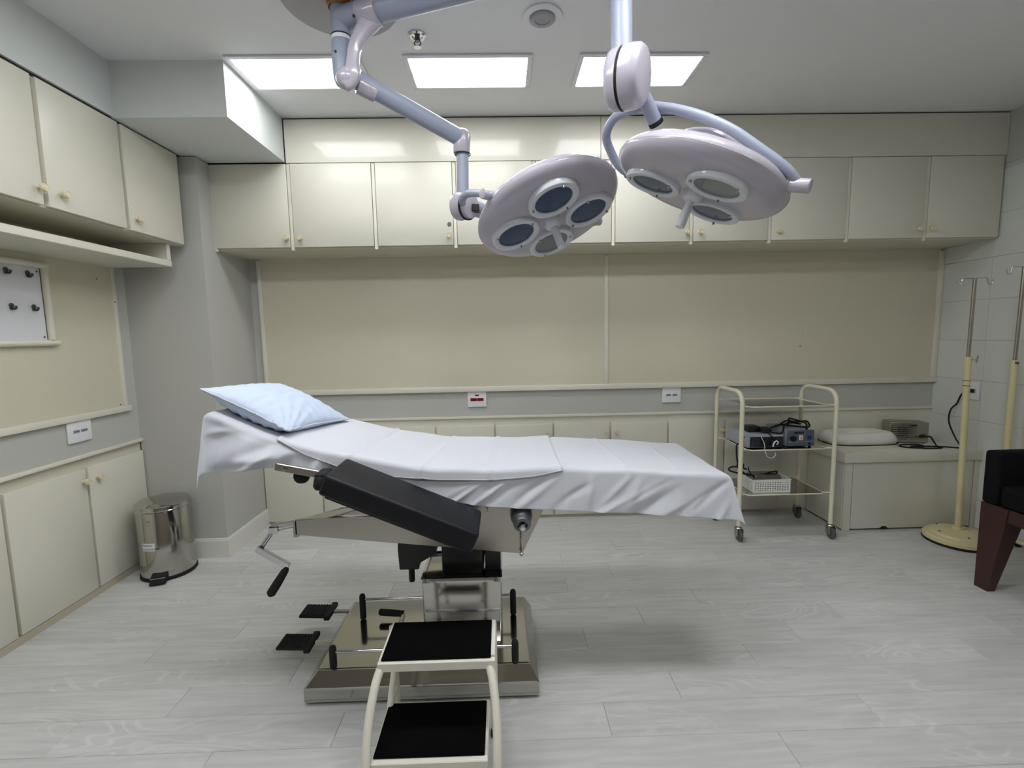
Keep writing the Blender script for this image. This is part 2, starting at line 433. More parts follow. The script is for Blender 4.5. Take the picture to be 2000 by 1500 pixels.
def cabinet_back(name, label, cat, group, x0, x1, z0, z1, yfront, ydepth, doors, body_m='cream_edge', gap=.012, dz=(.008, .002), lock=None, dividers=()):
    r = root(name, ((x0 + x1) / 2, (yfront + ydepth) / 2, z0), label, cat, group)
    obj('body', B().box((x0 + .0004, yfront + .018, z0), (x1 - .0004, ydepth, z1)), body_m, r)
    for (a, c, kx, kz) in doors:
        d = obj('door', B().box((a + gap, yfront, z0 + dz[0]), (c - gap, yfront + .0179, z1 - dz[1]), .0018, 2), 'cream', r, 40)
        if kx is not None: inst('knob', KN, (kx, yfront, kz), d)
        if lock and a < lock[0] < c:
            obj('keyhole', B().lathe([(0, -.004), (.009, -.004), (.011, 0), (.008, .004), (.008, .002), (0, .002)], (lock[0], yfront - .004, lock[1]), (0, -1, 0), 18), 'iron', d, 40)
    # board edges between the doors, their ends showing just below
    for xd in dividers:
        obj('divider', B().box((xd - .009, yfront + .004, z0 - .010), (xd + .009, yfront + .0178, z1 - .003), .0012), 'cream_trim', r)
    return r

X = [-1.637, -1.190, -.712, -.254, .204, .662, 1.120, 1.583, 2.043, 2.510, 2.965]
GU = 'cream wall cabinets along the back wall'
ZB, KZ = 1.785, 1.843
cabinet_back('wall_cabinet', 'cream two-door wall cabinet under the ceiling beam beside the pillar', 'cabinet', GU, X[0], X[2], ZB, ZCT, YC, 0, [(X[0], X[1], -1.215, KZ), (X[1], X[2], -1.139, KZ)], dividers=(X[0] + .008, X[1], X[2]))
cabinet_back('wall_cabinet', 'cream single-door wall cabinet with a keyhole above its knob', 'cabinet', GU, X[2], X[3], ZB, ZCT, YC, 0, [(X[2], X[3], -.288, KZ)], lock=(-.287, 1.909), dividers=(X[3],))
cabinet_back('wall_cabinet', 'cream two-door wall cabinet behind the left surgical lamp head', 'cabinet', GU, X[3], X[5], ZB, ZCT, YC, 0, [(X[3], X[4], .167, KZ), (X[4], X[5], .243, KZ)], dividers=(X[4], X[5]))
cabinet_back('wall_cabinet', 'cream two-door wall cabinet behind the right surgical lamp head', 'cabinet', GU, X[5], X[7], ZB, ZCT, YC, 0, [(X[5], X[6], 1.092, KZ), (X[6], X[7], 1.167, KZ)], dividers=(X[6], X[7]))
cabinet_back('wall_cabinet', 'cream single-door wall cabinet without keyhole, knob at its lower left', 'cabinet', GU, X[7], X[8], ZB, ZCT, YC, 0, [(X[7], X[8], 1.629, KZ)], dividers=(X[8],))
cabinet_back('wall_cabinet', 'cream two-door wall cabinet in the right corner by the tiles', 'cabinet', GU, X[8], X[10], ZB, ZCT, YC, 0, [(X[8], X[9], 2.466, KZ), (X[9], X[10], 2.543, KZ)], dividers=(X[9],))

XLW = [-1.632, -1.24, -.85, -.458, -.058, .338, .728, 1.124, 1.515, 1.905]
GL = 'cream base cabinets set in the back wall'
def low(label, i, j, doors): return cabinet_back('base_cabinet', label, 'cabinet', GL, XLW[i], XLW[j], .022, .707, -.022, .40, doors, body_m='cream', gap=.006, dz=(.002, .047))
KL = .598
low('cream base cabinet low beside the pillar under the table head', 0, 2, [(XLW[0], XLW[1], -1.275, KL), (XLW[1], XLW[2], -1.205, KL)])
low('cream two-door base cabinet behind the folded drape, below the red switch plate', 2, 4, [(XLW[2], XLW[3], -.491, KL), (XLW[3], XLW[4], -.421, KL)])
low('cream single-door base cabinet behind the drape edge, knob at its right', 4, 5, [(XLW[4], XLW[5], .302, KL)])
low('cream two-door base cabinet below the white socket plate', 5, 7, [(XLW[5], XLW[6], .700, KL), (XLW[6], XLW[7], .764, KL)])
low('cream two-door base cabinet behind the wheeled trolley', 7, 9, [(XLW[7], XLW[8], 1.493, KL), (XLW[8], XLW[9], 1.556, KL)])
struct('baseboard_back', B().box((XP + .014, -.006, 0), (2.12, .05, .0215)), 'plinth', label='beige plinth under the back base cabinets')
struct('trim_5', B().box((1.9055, -.005, .0), (XR, .05, .707)), 'cream', label='cream back board behind the bench')

def cabinet_left(name, label, cat, group, ya, yb, z0, z1, xfront, xdepth, doors, gap=.012, dz=(.006, .004)):
    r = root(name, ((xfront + xdepth) / 2, (ya + yb) / 2, z0), label, cat, group)
    obj('body', B().box((xdepth, ya + .0004, z0), (xfront - .018, yb - .0004, z1)), 'cream_edge', r)
    for (a, c, ky, kz) in doors:
        d = obj('door', B().box((xfront - .0179, a + gap, z0 + dz[0]), (xfront, c - gap, z1 - dz[1]), .0018, 2), 'cream', r, 40)
        if ky is not None: inst('knob', KN, (xfront, ky, kz), d, (0, 0, math.pi / 2))
    return r
cabinet_left('wall_cabinet', 'cream single-door wall cabinet on the left wall next to the pillar', 'cabinet', 'cream wall cabinets on the left wall', -.890, -.508, 1.780, ZCT, XLC, XL, [(-.890, -.508, -.841, 1.842)], gap=.006)
cabinet_left('wall_cabinet', 'cream two-door wall cabinet at the upper left edge, knobs meeting', 'cabinet', 'cream wall cabinets on the left wall', -1.680, -.892, 1.780, ZCT, XLC, XL, [(-1.68, -1.285, -1.312, 1.845), (-1.285, -.892, -1.224, 1.845)], gap=.010)
cabinet_left('base_cabinet', 'cream two-door base cabinet in the left wall beside the steel bin', 'cabinet', 'cream base cabinets in the left wall', -1.245, YP - .001, .035, .705, XL + .014, XL - .38, [(-1.245, -.850, -.876, .592), (-.850, YP - .002, -.798, .593)], gap=.007, dz=(.002, .050))
cabinet_left('base_cabinet', 'cream base cabinet cut by the left picture edge', 'cabinet', 'cream base cabinets in the left wall', -1.64, -1.246, .035, .705, XL + .014, XL - .38, [(-1.64, -1.246, None, 0)], gap=.007, dz=(.002, .050))
struct('baseboard_front_left', B().box((XL - .05, -1.64, 0), (XL + .012, YP - .015, .034)), 'plinth', label='beige plinth under the left base cabinets')

# open shelf niche below the left wall cabinets
r = root('wall_shelf', (-1.9, -1.1, 1.66), 'open cream shelf box under the left wall cabinets', 'shelf')
obj('shelf_board', B().box((XL + .001, -1.68, 1.662), (-1.745, -.566, 1.694), .002), 'cream', r)
obj('side_board', B().box((XL + .001, -.592, 1.6945), (-1.747, -.566, 1.7795), .002), 'cream', r)
obj('back_board', B().box((XL + .001, -1.68, 1.6945), (XL + .010, -.593, 1.7795)), 'cream_edge', r)

# key-hook board in its frame
r = root('key_board', (XL + .012, -1.25, 1.28), 'white key-hook board with cream frame on the left wall', 'board')
obj('board', B().box((XL + .0105, -1.62, 1.285), (XL + .016, -.972, 1.605)), 'board', r)
def rail(b, p, q, rr=.0135): b.tube([p, q], rr, 14)
for (p, q) in (((XL + .0245, -1.63, 1.272), (XL + .0245, -.930, 1.272)), ((XL + .0245, -1.63, 1.617), (XL + .0245, -.945, 1.617)), ((XL + .0245, -.958, 1.286), (XL + .0245, -.958, 1.617))):
    bq = B(); rail(bq, p, q); obj('frame_rail', bq, 'cream_trim', r, 40)
for (yy, zz) in ((-1.027, 1.571), (-1.118, 1.574), (-1.113, 1.426), (-1.018, 1.426), (-1.21, 1.574), (-1.21, 1.426)):
    b = B().cyl((XL + .016, yy, zz + .006), (XL + .022, yy, zz + .006), .010, 12, bev=.002)
    b.tube(spline([(XL + .020, yy, zz + .004), (XL + .028, yy, zz - .010), (XL + .036, yy, zz - .006), (XL + .038, yy, zz + .004)], 4), .0042, 8)
    b.box((XL + .016, yy - .008, zz - .013), (XL + .022, yy + .006, zz + .008), .002)
    obj('hook', b, 'hook', r, 40)
for (yy, zz) in ((-.984, 1.588), (-.984, 1.298)):
    obj('screw', B().lathe([(0, 0), (.005, 0), (.004, .002), (0, .003)], (XL + .016, yy, zz), (1, 0, 0), 10), 'iron', r, 40)

# ------------------------------------------------------------------ socket plates
def plate_back(label, x, z, kind):
    r = root('socket_plate', (x, 0, z), label, 'socket')
    obj('plate', B().box((x - .064, -.012, z - .053), (x + .064, -.0005, z + .053), .004, 3), 'white_plastic', r, 40)
    if kind == 'red':
        for dx in (-.0225, .0225):
            o = obj('socket', B().box((x + dx - .0215, -.0145, z - .012), (x + dx + .0215, -.012, z + .008), .001), 'red', r)
            for k in (-.010, 0, .010): obj('pin_hole', B().cyl((x + dx + k, -.0148, z - .002), (x + dx + k, -.0143, z - .002), .0022, 8), 'ink', o)
        obj('label_mark', B().box((x - .013, -.0128, z + .022), (x + .013, -.0119, z + .031)), 'red', r)
    else:
        for dx in (-.022, .022):
            o = obj('socket', B().prism([(x + dx - .019, z - .006), (x + dx - .012, z + .007), (x + dx + .012, z + .007), (x + dx + .019, z - .000), (x + dx + .012, z - .007), (x + dx - .013, z - .007)], 1, -.014, -.012), 'grey_plastic', r)
            for k in (-.009, 0, .009): obj('pin_hole', B().cyl((x + dx + k, -.0146, z), (x + dx + k, -.0138, z), .0024, 8), 'ink', o)
    return r
plate_back('white wall plate with two dark red sockets', -.175, .840, 'red')
plate_back('white double socket plate on the back wall near the trolley', 1.148, .841, 'w')
r = root('socket_plate', (XL, -.857, .842), 'white double socket plate on the left wall', 'socket')
obj('plate', B().box((XL + .0005, -.921, .789), (XL + .012, -.793, .895), .004, 3), 'white_plastic', r, 40)
for dy in (-.021, .021):
    o = obj('socket', B().box((XL + .012, -.857 + dy - .018, .836), (XL + .014, -.857 + dy + .018, .850), .001), 'grey_plastic', r)
    for k in (-.009, 0, .009): obj('pin_hole', B().cyl((XL + .0138, -.857 + dy + k, .843), (XL + .0146, -.857 + dy + k, .843), .0024, 8), 'ink', o)
r = root('socket_plate', (XR, -.287, .862), 'white socket plate on the tiled wall with a plug in it', 'socket')
obj('plate', B().box((XR - .011, -.325, .806), (XR - .0005, -.250, .920), .004, 3), 'white_plastic', r, 40)
obj('socket', B().box((XR - .013, -.305, .850), (XR - .011, -.270, .876), .001), 'grey_plastic', r)

# ------------------------------------------------------------------ ceiling fittings
def led_panel(x0, x1, y0, y1, label, m='led', group='recessed ceiling light panels'):
    r = root('ceiling_light', ((x0 + x1) / 2, (y0 + y1) / 2, ZC), label, 'light', group)
    f = .022
    b = B()
    for (a, c) in (((x0, y0), (x1, y0 + f)), ((x0, y1 - f), (x1, y1)), ((x0, y0 + f), (x0 + f, y1 - f)), ((x1 - f, y0 + f), (x1, y1 - f))):
        b.box((a[0], a[1], ZC - .009), (c[0], c[1], ZC - .0005), .002)
    obj('frame', b, 'frame_white', r, 40)
    obj('diffuser', B().box((x0 + f, y0 + f, ZC - .004), (x1 - f, y1 - f, ZC - .001)), m, r)
led_panel(-1.187, -.60, -.955, -.664, 'bright white ceiling panel beside the boxed beam')
led_panel(-.412, .164, -.953, -.662, 'bright white ceiling panel in the middle of the three')
led_panel(.372, .950, -.953, -.662, 'bright white ceiling panel partly behind the drop-pole housing')
for (xa, xb, lb_) in ((-1.187, -.60, 'ceiling panel above the viewer, nearest the left wall'), (-.412, .164, 'ceiling panel above the viewer, middle one'), (.372, .950, 'ceiling panel above the viewer, nearest the right wall')):
    led_panel(xa, xb, -2.15, -1.86, lb_, 'led_mid')
for (xa, xb, lb_) in ((-1.187, -.60, 'added fill light panel behind the viewer, left'), (.372, .950, 'added fill light panel behind the viewer, centre'), (1.85, 2.43, 'added fill light panel behind the viewer, right')):
    led_panel(xa, xb, -3.55, -3.26, lb_, 'led_fill')  # unseen row, added only to fill the foreground with light

r = root('ceiling_speaker', (.185, -1.192, ZC), 'round white ceiling speaker with grey grille', 'speaker')
obj('bezel', B().lathe([(.076, 0), (.078, -.003), (.076, -.007), (.060, -.010), (.050, -.008), (.047, -.004), (.047, 0)], (.185, -1.192, ZC), (0, 0, 1), 40), 'frame_white', r, 40)
obj('grille', B().lathe([(.050, -.002), (.050, -.013), (.046, -.016), (.030, -.016), (.028, -.013), (0, -.012)], (.185, -1.192, ZC), (0, 0, 1), 40), 'grey_plastic', r, 40)
r = root('sprinkler', (-.32, -1.083, ZC), 'small chrome fire sprinkler in the ceiling', 'sprinkler')
c = (-.32, -1.083, ZC)
obj('rosette', B().lathe([(0, 0), (.037, 0), (.037, -.006), (.030, -.012), (.022, -.012), (.018, -.006), (0, -.006)], c, (0, 0, 1), 28), 'chrome', r, 40)
b = B().cyl((c[0], c[1], ZC - .006), (c[0], c[1], ZC - .026), .010, 14)
for s_ in (-1, 1): b.tube(spline([(c[0] + s_ * .008, c[1], ZC - .024), (c[0] + s_ * .013, c[1], ZC - .034), (c[0] + s_ * .004, c[1], ZC - .046)], 4), .003, 8)
obj('frame', b, 'iron', r, 40)
obj('deflector', B().lathe([(0, -.047), (.014, -.047), (.015, -.049), (0, -.050)], c, (0, 0, 1), 16), 'chrome', r, 40)
obj('ceiling_hatch', B().lathe([(0, -.001), (.1995, -.001), (.2005, -.003), (.1985, -.0045), (0, -.0045)], (.63, -1.235, ZC), (0, 0, 1), 64), 'ceiling', None, 30)
tag(bpy.data.objects['ceiling_hatch'], 'thin round ceiling cover plate to the right of the drop pole', 'cover')

# ------------------------------------------------------------------ surgical lamp
PX, PY = -.568, -1.285
lamp = root('surgical_lamp', (PX, PY, ZC), 'two-headed white surgical lamp hung from the ceiling on jointed arms', 'lamp')
obj('ceiling_plate', B().lathe([(0, 0), (.205, 0), (.212, -.004), (.208, -.009), (.196, -.010), (0, -.008)], (PX, PY, ZC), (0, 0, 1), 64), 'grey_disc', lamp, 40)
obj('amber_ring', B().lathe([(.040, 0), (.046, -.002), (.046, -.018), (.040, -.022)], (PX, PY, ZC - .009), (0, 0, 1), 32), 'amber', lamp, 40)
pole = obj('pole', B().lathe([(.036, 0), (.036, -.115)], (PX, PY, ZC - .010), (0, 0, 1), 32), 'lamp_arm', lamp, 40)
obj('joint_ring', B().lathe([(.0365, 0), (.0372, -.001), (.0372, -.004), (.0365, -.005)], (PX, PY, ZC - .125), (0, 0, 1), 32), 'ink', pole, 40)
obj('collar', B().lathe([(.0360, 0), (.0368, -.001), (.0368, -.012), (.0360, -.013)], (PX, PY, ZC - .130), (0, 0, 1), 32), 'frame_white', pole, 40)
obj('knuckle', B().lathe([(.036, 0), (.0375, -.004), (.0375, -.085), (.037, -.115), (.034, -.135), (.027, -.152), (.015, -.160), (0, -.162)], (PX, PY, ZC - .143), (0, 0, 1), 32), 'lamp_arm', lamp, 60)
obj('screw', B().cyl((PX - .012, PY - .034, ZC - .196), (PX - .013, PY - .0385, ZC - .196), .004, 10), 'ink', lamp)
# boom to the second head
BE = Vector((.389, -1.602, 2.434)); BS = Vector((PX, PY, 2.434))
obj('boom', B().tube([BS, BS.lerp(BE, .5), BE + (BE - BS).normalized() * .05], .041, 28), 'lamp_arm', lamp, 40)
obj('boom_end', B().lathe([(0, .055), (.040, .055), (.047, .045), (.047, -.052), (.040, -.06), (0, -.06)], (BE.x, BE.y, BE.z), (0, 0, 1), 28), 'lamp', lamp, 40)
# bracket cover that runs from the boom down round the knuckle
bd = (BE - BS).normalized()
sl0 = BS + bd * .085 + Vector((0, 0, -.004)); sl1 = BS + bd * .165 + Vector((0, 0, -.004))
obj('boom_sleeve', B().cyl(sl0, sl1, .049, 28, bev=.004), 'lamp', lamp, 40)
def ribbon(b, pts, wx, wy, seg=14):
    # a rounded-box sweep in the plane of the bracket
    side = Vector((.25, -.97, 0)).normalized(); n = len(pts); vs = []; fs = []
    for i, p in enumerate(pts):
        p = Vector(p); t = (Vector(pts[min(i + 1, n - 1)]) - Vector(pts[max(i - 1, 0)])).normalized(); nn = t.cross(side).normalized()
        for k in range(seg):
            a = 2 * math.pi * k / seg
            ca, sa = math.cos(a), math.sin(a)
            q = lambda v: math.copysign(abs(v) ** .55, v)
            vs.append(p + nn * q(ca) * wx[i] + side * q(sa) * wy[i])
    for i in range(n - 1):
        for k in range(seg):
            k2 = (k + 1) % seg; fs.append((i * seg + k, i * seg + k2, (i + 1) * seg + k2, (i + 1) * seg + k))
    fs.append(tuple(range(seg))[::-1]); fs.append(tuple((n - 1) * seg + k for k in range(seg)))
    b.put(vs, fs)
bpts = spline([(-.440, -1.333, 2.405), (-.478, -1.330, 2.362), (-.508, -1.328, 2.312), (-.518, -1.328, 2.262), (-.522, -1.330, 2.225), (-.546, -1.330, 2.200), (-.575, -1.330, 2.196)], 5)
bn = len(bpts)
b = B(); ribbon(b, bpts, [.036 - .013 * math.sin(math.pi * min(1, i / bn * 1.3)) if i < bn - 4 else .020 * (bn - i) / 4 * .9 + .002 for i in range(bn)], [.022] * (bn - 3) + [.018, .014, .008])
obj('bracket_cover', b, 'lamp', lamp, 50)
b = B(); b.sphere((-.545, -1.318, 2.212), .040, 24)
obj('arm_pivot', b, 'lamp', lamp, 60)
for p in ((-.500, -1.352, 2.402), (-.430, -1.374, 2.424)):
    obj('screw', B().cyl(p, (p[0] + .001, p[1] - .006, p[2]), .0045, 10), 'ink', lamp)
# spring arm to the first head
A0 = Vector((-.530, -1.290, 2.228)); A1 = Vector((-.146, -1.058, 2.098))
obj('spring_arm', B().tube([A0, A0.lerp(A1, .5), A1], .034, 28), 'lamp_arm', lamp, 40)
ad = (A1 - A0).normalized()
obj('arm_collar', B().cyl(A0 + ad * .015 + Vector((0, 0, -.012)), A0 + ad * .085 + Vector((0, 0, -.012)), .034, 24, bev=.006), 'lamp', lamp, 40)
VX, VY = -.150, -1.062
obj('drop_elbow', B().lathe([(0, .043), (.022, .040), (.033, .028), (.035, .012), (.035, -.05), (.033, -.056), (0, -.056)], (VX, VY, 2.095), (.08, 0, 1), 28), 'lamp', lamp, 50)
obj('joint_ring', B().lathe([(.033, 0), (.0345, -.001), (.0345, -.004), (.033, -.005)], (VX, VY, 2.039), (0, 0, 1), 28), 'ink', lamp, 40)
obj('drop_tube', B().cyl((VX, VY, 2.036), (VX - .004, VY - .01, 1.830), .0255, 28), 'lamp_arm', lamp, 40)

def frame(c, x, z):
    x = Vector(x); z = Vector(z).normalized(); x = (x - z * x.dot(z)).normalized(); yv = z.cross(x)
    T = Matrix((x, yv, z)).transposed().to_4x4(); T.translation = Vector(c); return T

def lens_unit(T, px, py, tint, parent):
    Tt = T @ Matrix.Translation((px, py, 0))
    ring = obj('lens_ring', B(Tt).lathe([(.096, .030), (.099, .020), (.099, -.006), (.096, -.012), (.090, -.014), (.078, -.013), (.073, -.009), (.073, .002)], (0, 0, 0), (0, 0, 1), 48), 'ring', parent, 40)
    obj('lens', B(Tt).lathe([(0, -.006), (.035, -.0058), (.073, -.004), (.073, .002), (0, .002)], (0, 0, 0), (0, 0, 1), 48), tint, parent, 40)
    for k in range(3):
        a = math.radians(20 + 120 * k) + math.atan2(py, px)
        cx_, cy_ = .0845 * math.cos(a), .0845 * math.sin(a)
        obj('screw', B(Tt).lathe([(0, -.023), (.0045, -.022), (.005, -.014), (.005, -.010), (0, -.010)], (cx_, cy_, 0), (0, 0, 1), 10), 'chrome', parent, 40)

def lamp_head(T, lenses, parent, label):
    head = obj('lamp_head', B(T).lathe([(0, .002), (.19, .002), (.235, .005), (.262, .014), (.276, .022), (.284, .030), (.290, .041), (.291, .048), (.289, .057), (.283, .067), (.267, .081), (.240, .093), (.20, .102), (.15, .108), (.12, .110), (0, .111)], (0, 0, 0), (0, 0, 1), 96), 'lamp', parent, 60)
    head['label'] = label
    obj('seam_ring', B(T).lathe([(.2900, .046), (.2918, .0475), (.2900, .049)], (0, 0, 0), (0, 0, 1), 96), 'ring', head, 60)
    obj('top_cap', B(T).lathe([(.132, .104), (.134, .142), (.122, .164), (.085, .174), (0, .176)], (0, 0, 0), (0, 0, 1), 48), 'lamp', head, 40)
    for (px, py, tint) in lenses: lens_unit(T, px, py, tint, head)
    obj('handle_base', B(T).lathe([(0, -.030), (.020, -.030), (.030, -.022), (.034, -.010), (.040, .008)], (0, 0, 0), (0, 0, 1), 28), 'ring', head, 40)
    obj('sterile_handle', B(T).lathe([(.014, -.028), (.015, -.05), (.0165, -.105), (.016, -.118), (.012, -.122), (0, -.123)], (0, 0, 0), (0, 0, 1), 24), 'ring', head, 40)
    return head
T1 = frame((.2087, -1.2388, 1.7125), (.9534, .0364, .2994), (-.2944, .3285, .8975))
sg = -1
R4 = .151
h1 = lamp_head(T1, [(R4, 0, 'lens'), (-R4, 0, 'lens'), (0, sg * R4, 'lens'), (0, -sg * R4, 'lens_clear')], lamp, 'round lamp head with four lenses')
obj('emblem', B(T1).box((.040, sg * .196, .002), (.044, sg * .222, .006), .0005).box((.034, sg * .206, .002), (.052, sg * .211, .006), .0005), 'ink', h1)
T2 = frame((.6736, -1.4895, 1.742), (-.8516, .3648, .3764), (.3769, -.0731, .9234))
sg2 = 1
R3 = .1454; s3 = math.sqrt(3) / 2
h2 = lamp_head(T2, [(R3, 0, 'lens'), (-R3 / 2, sg2 * R3 * s3, 'lens_clear'), (-R3 / 2, -sg2 * R3 * s3, 'lens')], lamp, 'round lamp head with three lenses')
# yokes
y1 = spline([(-.025, -1.405, 1.768), (-.040, -1.401, 1.773), (-.084, -1.327, 1.800), (-.128, -1.244, 1.819), (-.148, -1.164, 1.810), (-.108, -1.080, 1.792), (-.02, -.985, 1.79), (.12, -.915, 1.79), (.29, -.915, 1.78), (.40, -.965, 1.765), (.438, -1.018, 1.760)], 6)
obj('yoke', B().tube(y1, .0145, 16), 'lamp_arm', lamp, 60)
kd = Vector((.77, .62, 0)).normalized()
p = Vector((-.042, -1.405, 1.772))
obj('yoke_pivot', B().cyl(p - kd * .022, p + kd * .055, .0185, 20, bev=.002), 'lamp', lamp, 40)
p = Vector((.436, -1.022, 1.762)); kd2 = Vector((-.77, -.62, 0)).normalized()
obj('yoke_pivot', B().cyl(p - kd2 * .012, p + kd2 * .05, .0185, 20, bev=.002), 'lamp', lamp, 40)
# joint housing of the first head
hx = Vector((-.150, -1.105, 1.812)); hd = Vector((.80, -.58, -.12)).normalized()
obj('joint_housing', B().lathe([(0, -.035), (.044, -.034), (.054, -.024), (.056, .002)], hx, hd * -1, 36), 'lamp', lamp, 40)
obj('joint_housing', B().lathe([(.056, -.002), (.058, .010), (.056, .024), (0, .026)], hx + hd * -.004, hd * -1, 36), 'lamp', lamp, 40)
obj('joint_band', B().lathe([(.0545, 0), (.0575, .002), (.0575, .009), (.0545, .011)], hx + hd * .018, hd, 36), 'rubber', lamp, 40)
obj('joint_housing', B().lathe([(.052, 0), (.050, .014), (.036, .020), (0, .021)], hx + hd * .029, hd, 36), 'lamp', lamp, 40)
obj('yoke_stub', B().cyl((-.150, -1.10, 1.838), (-.070, -1.07, 1.812), .020, 20), 'lamp_arm', lamp, 40)
obj('stop_block', B().box((-.112, -1.145, 1.782), (-.082, -1.105, 1.812), .003), 'black', lamp)
# second head: drop pole, housing, yoke
obj('drop_pole', B().cyl((BE.x, BE.y, 2.38), (BE.x + .004, BE.y, 2.125), .0325, 32), 'lamp_arm', lamp, 40)
ax2 = Vector((.80, -.58, -.12)).normalized(); hc = Vector((.404, -1.612, 2.056))
def slab(prof, m, name):
    # a rounded pear-shaped housing slice about the axis ax2
    seg = 48; up = Vector((-.12, 0, 1)); up = (up - ax2 * up.dot(ax2)).normalized(); sd = ax2.cross(up)
    vs = []; fs = []; 
    for (k_, t) in prof:
        for k in range(seg):
            a = 2 * math.pi * k / seg
            vs.append(hc + ax2 * t + up * (math.cos(a) * .092 * k_) + sd * (math.sin(a) * .076 * k_))
    for i in range(len(prof) - 1):
        for k in range(seg):
            k2 = (k + 1) % seg; fs.append((i * seg + k, i * seg + k2, (i + 1) * seg + k2, (i + 1) * seg + k))
    fs.append(tuple(range(seg))[::-1]); fs.append(tuple((len(prof) - 1) * seg + k for k in range(seg)))
    obj(name, B().put(vs, fs), m, lamp, 50)
slab([(.80, -.050), (.92, -.046), (.97, -.034), (1.0, -.010)], 'lamp', 'joint_housing')
slab([(.965, -.0098), (.965, -.0002)], 'rubber', 'joint_band')
slab([(1.0, 0), (.99, .032), (.95, .048), (.86, .057), (.70, .061)], 'lamp', 'joint_housing')
st0 = Vector((.455, -1.592, 2.030)); st1 = Vector((.516, -1.548, 1.958))
obj('yoke_stub', B().cyl(st0, st1, .0225, 24), 'lamp_arm', lamp, 40)
sdv = (st1 - st0).normalized()
obj('stub_cap', B().cyl(st1, st1 + sdv * .016, .0235, 24, bev=.003), 'rubber', lamp, 40)
y2 = spline([(.503, -1.291, 1.873), (.460, -1.303, 1.900), (.424, -1.330, 1.938), (.394, -1.378, 1.980), (.410, -1.435, 2.015), (.458, -1.495, 2.017), (.510, -1.548, 2.001), (.613, -1.608, 1.953), (.705, -1.658, 1.888), (.787, -1.688, 1.816), (.860, -1.708, 1.750), (.900, -1.706, 1.706)], 6)
obj('yoke', B().tube(y2, .0155, 16), 'lamp_arm', lamp, 60)
p = Vector((.905, -1.712, 1.698)); kd = Vector((-.68, .67, .28)).normalized()
o = obj('yoke_pivot', B().cyl(p - kd * .028, p + kd * .030, .021, 20, bev=.002), 'lamp', lamp, 40)
obj('pivot_washer', B().cyl(p + kd * .030, p + kd * .048, .0235, 20), 'knob', o, 40)
p = Vector((.500, -1.286, 1.875)); kd = Vector((.68, -.67, -.28)).normalized()
obj('yoke_pivot', B().cyl(p - kd * .010, p + kd * .030, .016, 20, bev=.002), 'lamp', lamp, 40)

# ------------------------------------------------------------------ operating table
xs_ = np.array([-1.02, -.968, -.90, -.80, -.72, -.647, -.516, -.407, -.253, -.053, .226, .484, .767, .9])
zs_ = np.array([1.060, 1.036, 1.004, .962, .934, .910, .880, .855, .829, .820, .821, .806, .781, .768])
_gx = np.linspace(-1.1, 1.0, 421); _gz = np.interp(_gx, xs_, zs_)
_k = np.hanning(21); _k /= _k.sum(); _gz = np.convolve(np.pad(_gz, 10, mode='edge'), _k, mode='valid')
def ztop(x): return np.interp(x, _gx, _gz)
YN, YFAR = -1.612, -1.150      # near and far edges of the mattress

T_ = root('operating_table', (-.30, -1.39, 0), 'stainless steel operating table on a square column and wide base', 'table')
# base
bx0, bx1, by0, by1 = -.712, .106, -1.637, -1.165
tx0, tx1, ty0, ty1, tz = -.668, .074, -1.612, -1.192, .118
vs = [(bx0, by0, .012), (bx1, by0, .012), (bx1, by1, .012), (bx0, by1, .012), (bx0, by0, .062), (bx1, by0, .062), (bx1, by1, .062), (bx0, by1, .062),
      (tx0, ty0, tz), (tx1, ty0, tz), (tx1, ty1, tz), (tx0, ty1, tz)]
bm = bmesh.new(); V = [bm.verts.new(v) for v in vs]
for f in ((3, 2, 1, 0), (0, 1, 5, 4), (1, 2, 6, 5), (2, 3, 7, 6), (3, 0, 4, 7), (4, 5, 9, 8), (5, 6, 10, 9), (6, 7, 11, 10), (7, 4, 8, 11), (8, 9, 10, 11)): bm.faces.new([V[i] for i in f])
bmesh.ops.bevel(bm, geom=list(bm.edges), offset=.004, segments=2, profile=.5, affect='EDGES')
obj('base', B().frombm(bm), 'steel', T_)
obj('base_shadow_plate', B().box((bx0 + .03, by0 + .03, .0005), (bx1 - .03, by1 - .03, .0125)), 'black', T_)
cx0, cx1, cy0, cy1 = -.314, -.020, -1.500, -1.275
obj('column_cover', B().box((cx0, cy0, tz - .002), (cx1, cy1, .372), .010, 3), 'steel', T_, 40)
b = B()
for (a, c) in (((cx0 - .004, cy0 - .004), (cx1 + .004, cy0 + .006)), ((cx0 - .004, cy1 - .006), (cx1 + .004, cy1 + .004)), ((cx0 - .004, cy0 + .006), (cx0 + .006, cy1 - .006)), ((cx1 - .006, cy0 + .006), (cx1 + .004, cy1 - .006))):
    b.box((a[0], a[1], .362), (c[0], c[1], .380), .001)
obj('column_rim', b, 'chrome', T_)
obj('inner_column', B().box((-.245, -1.455, .365), (-.088, -1.315, .640), .012, 3), 'black', T_, 40)
obj('side_sleeve', B().prism([(-.080, .372), (-.022, .372), (-.022, .470), (-.034, .486), (-.060, .486), (-.082, .462)], 1, -1.44, -1.33, .002), 'device_dark', T_)
br = obj('drive_bracket', B().prism([(-.400, .402), (-.328, .402), (-.326, .425), (-.262, .462), (-.262, .560), (-.400, .560), (-.404, .482)], 1, -1.475, -1.40, .003), 'black', T_)
b = B().cyl((-.362, -1.44, .404), (-.362, -1.44, .340), .0105, 14)
for k in range(14): b.lathe([(.0105, 0), (.0118, .0012), (.0105, .0024)], (-.362, -1.44, .345 + k * .0042), (0, 0, 1), 14)
obj('threaded_bolt', b, 'black', br, 40)
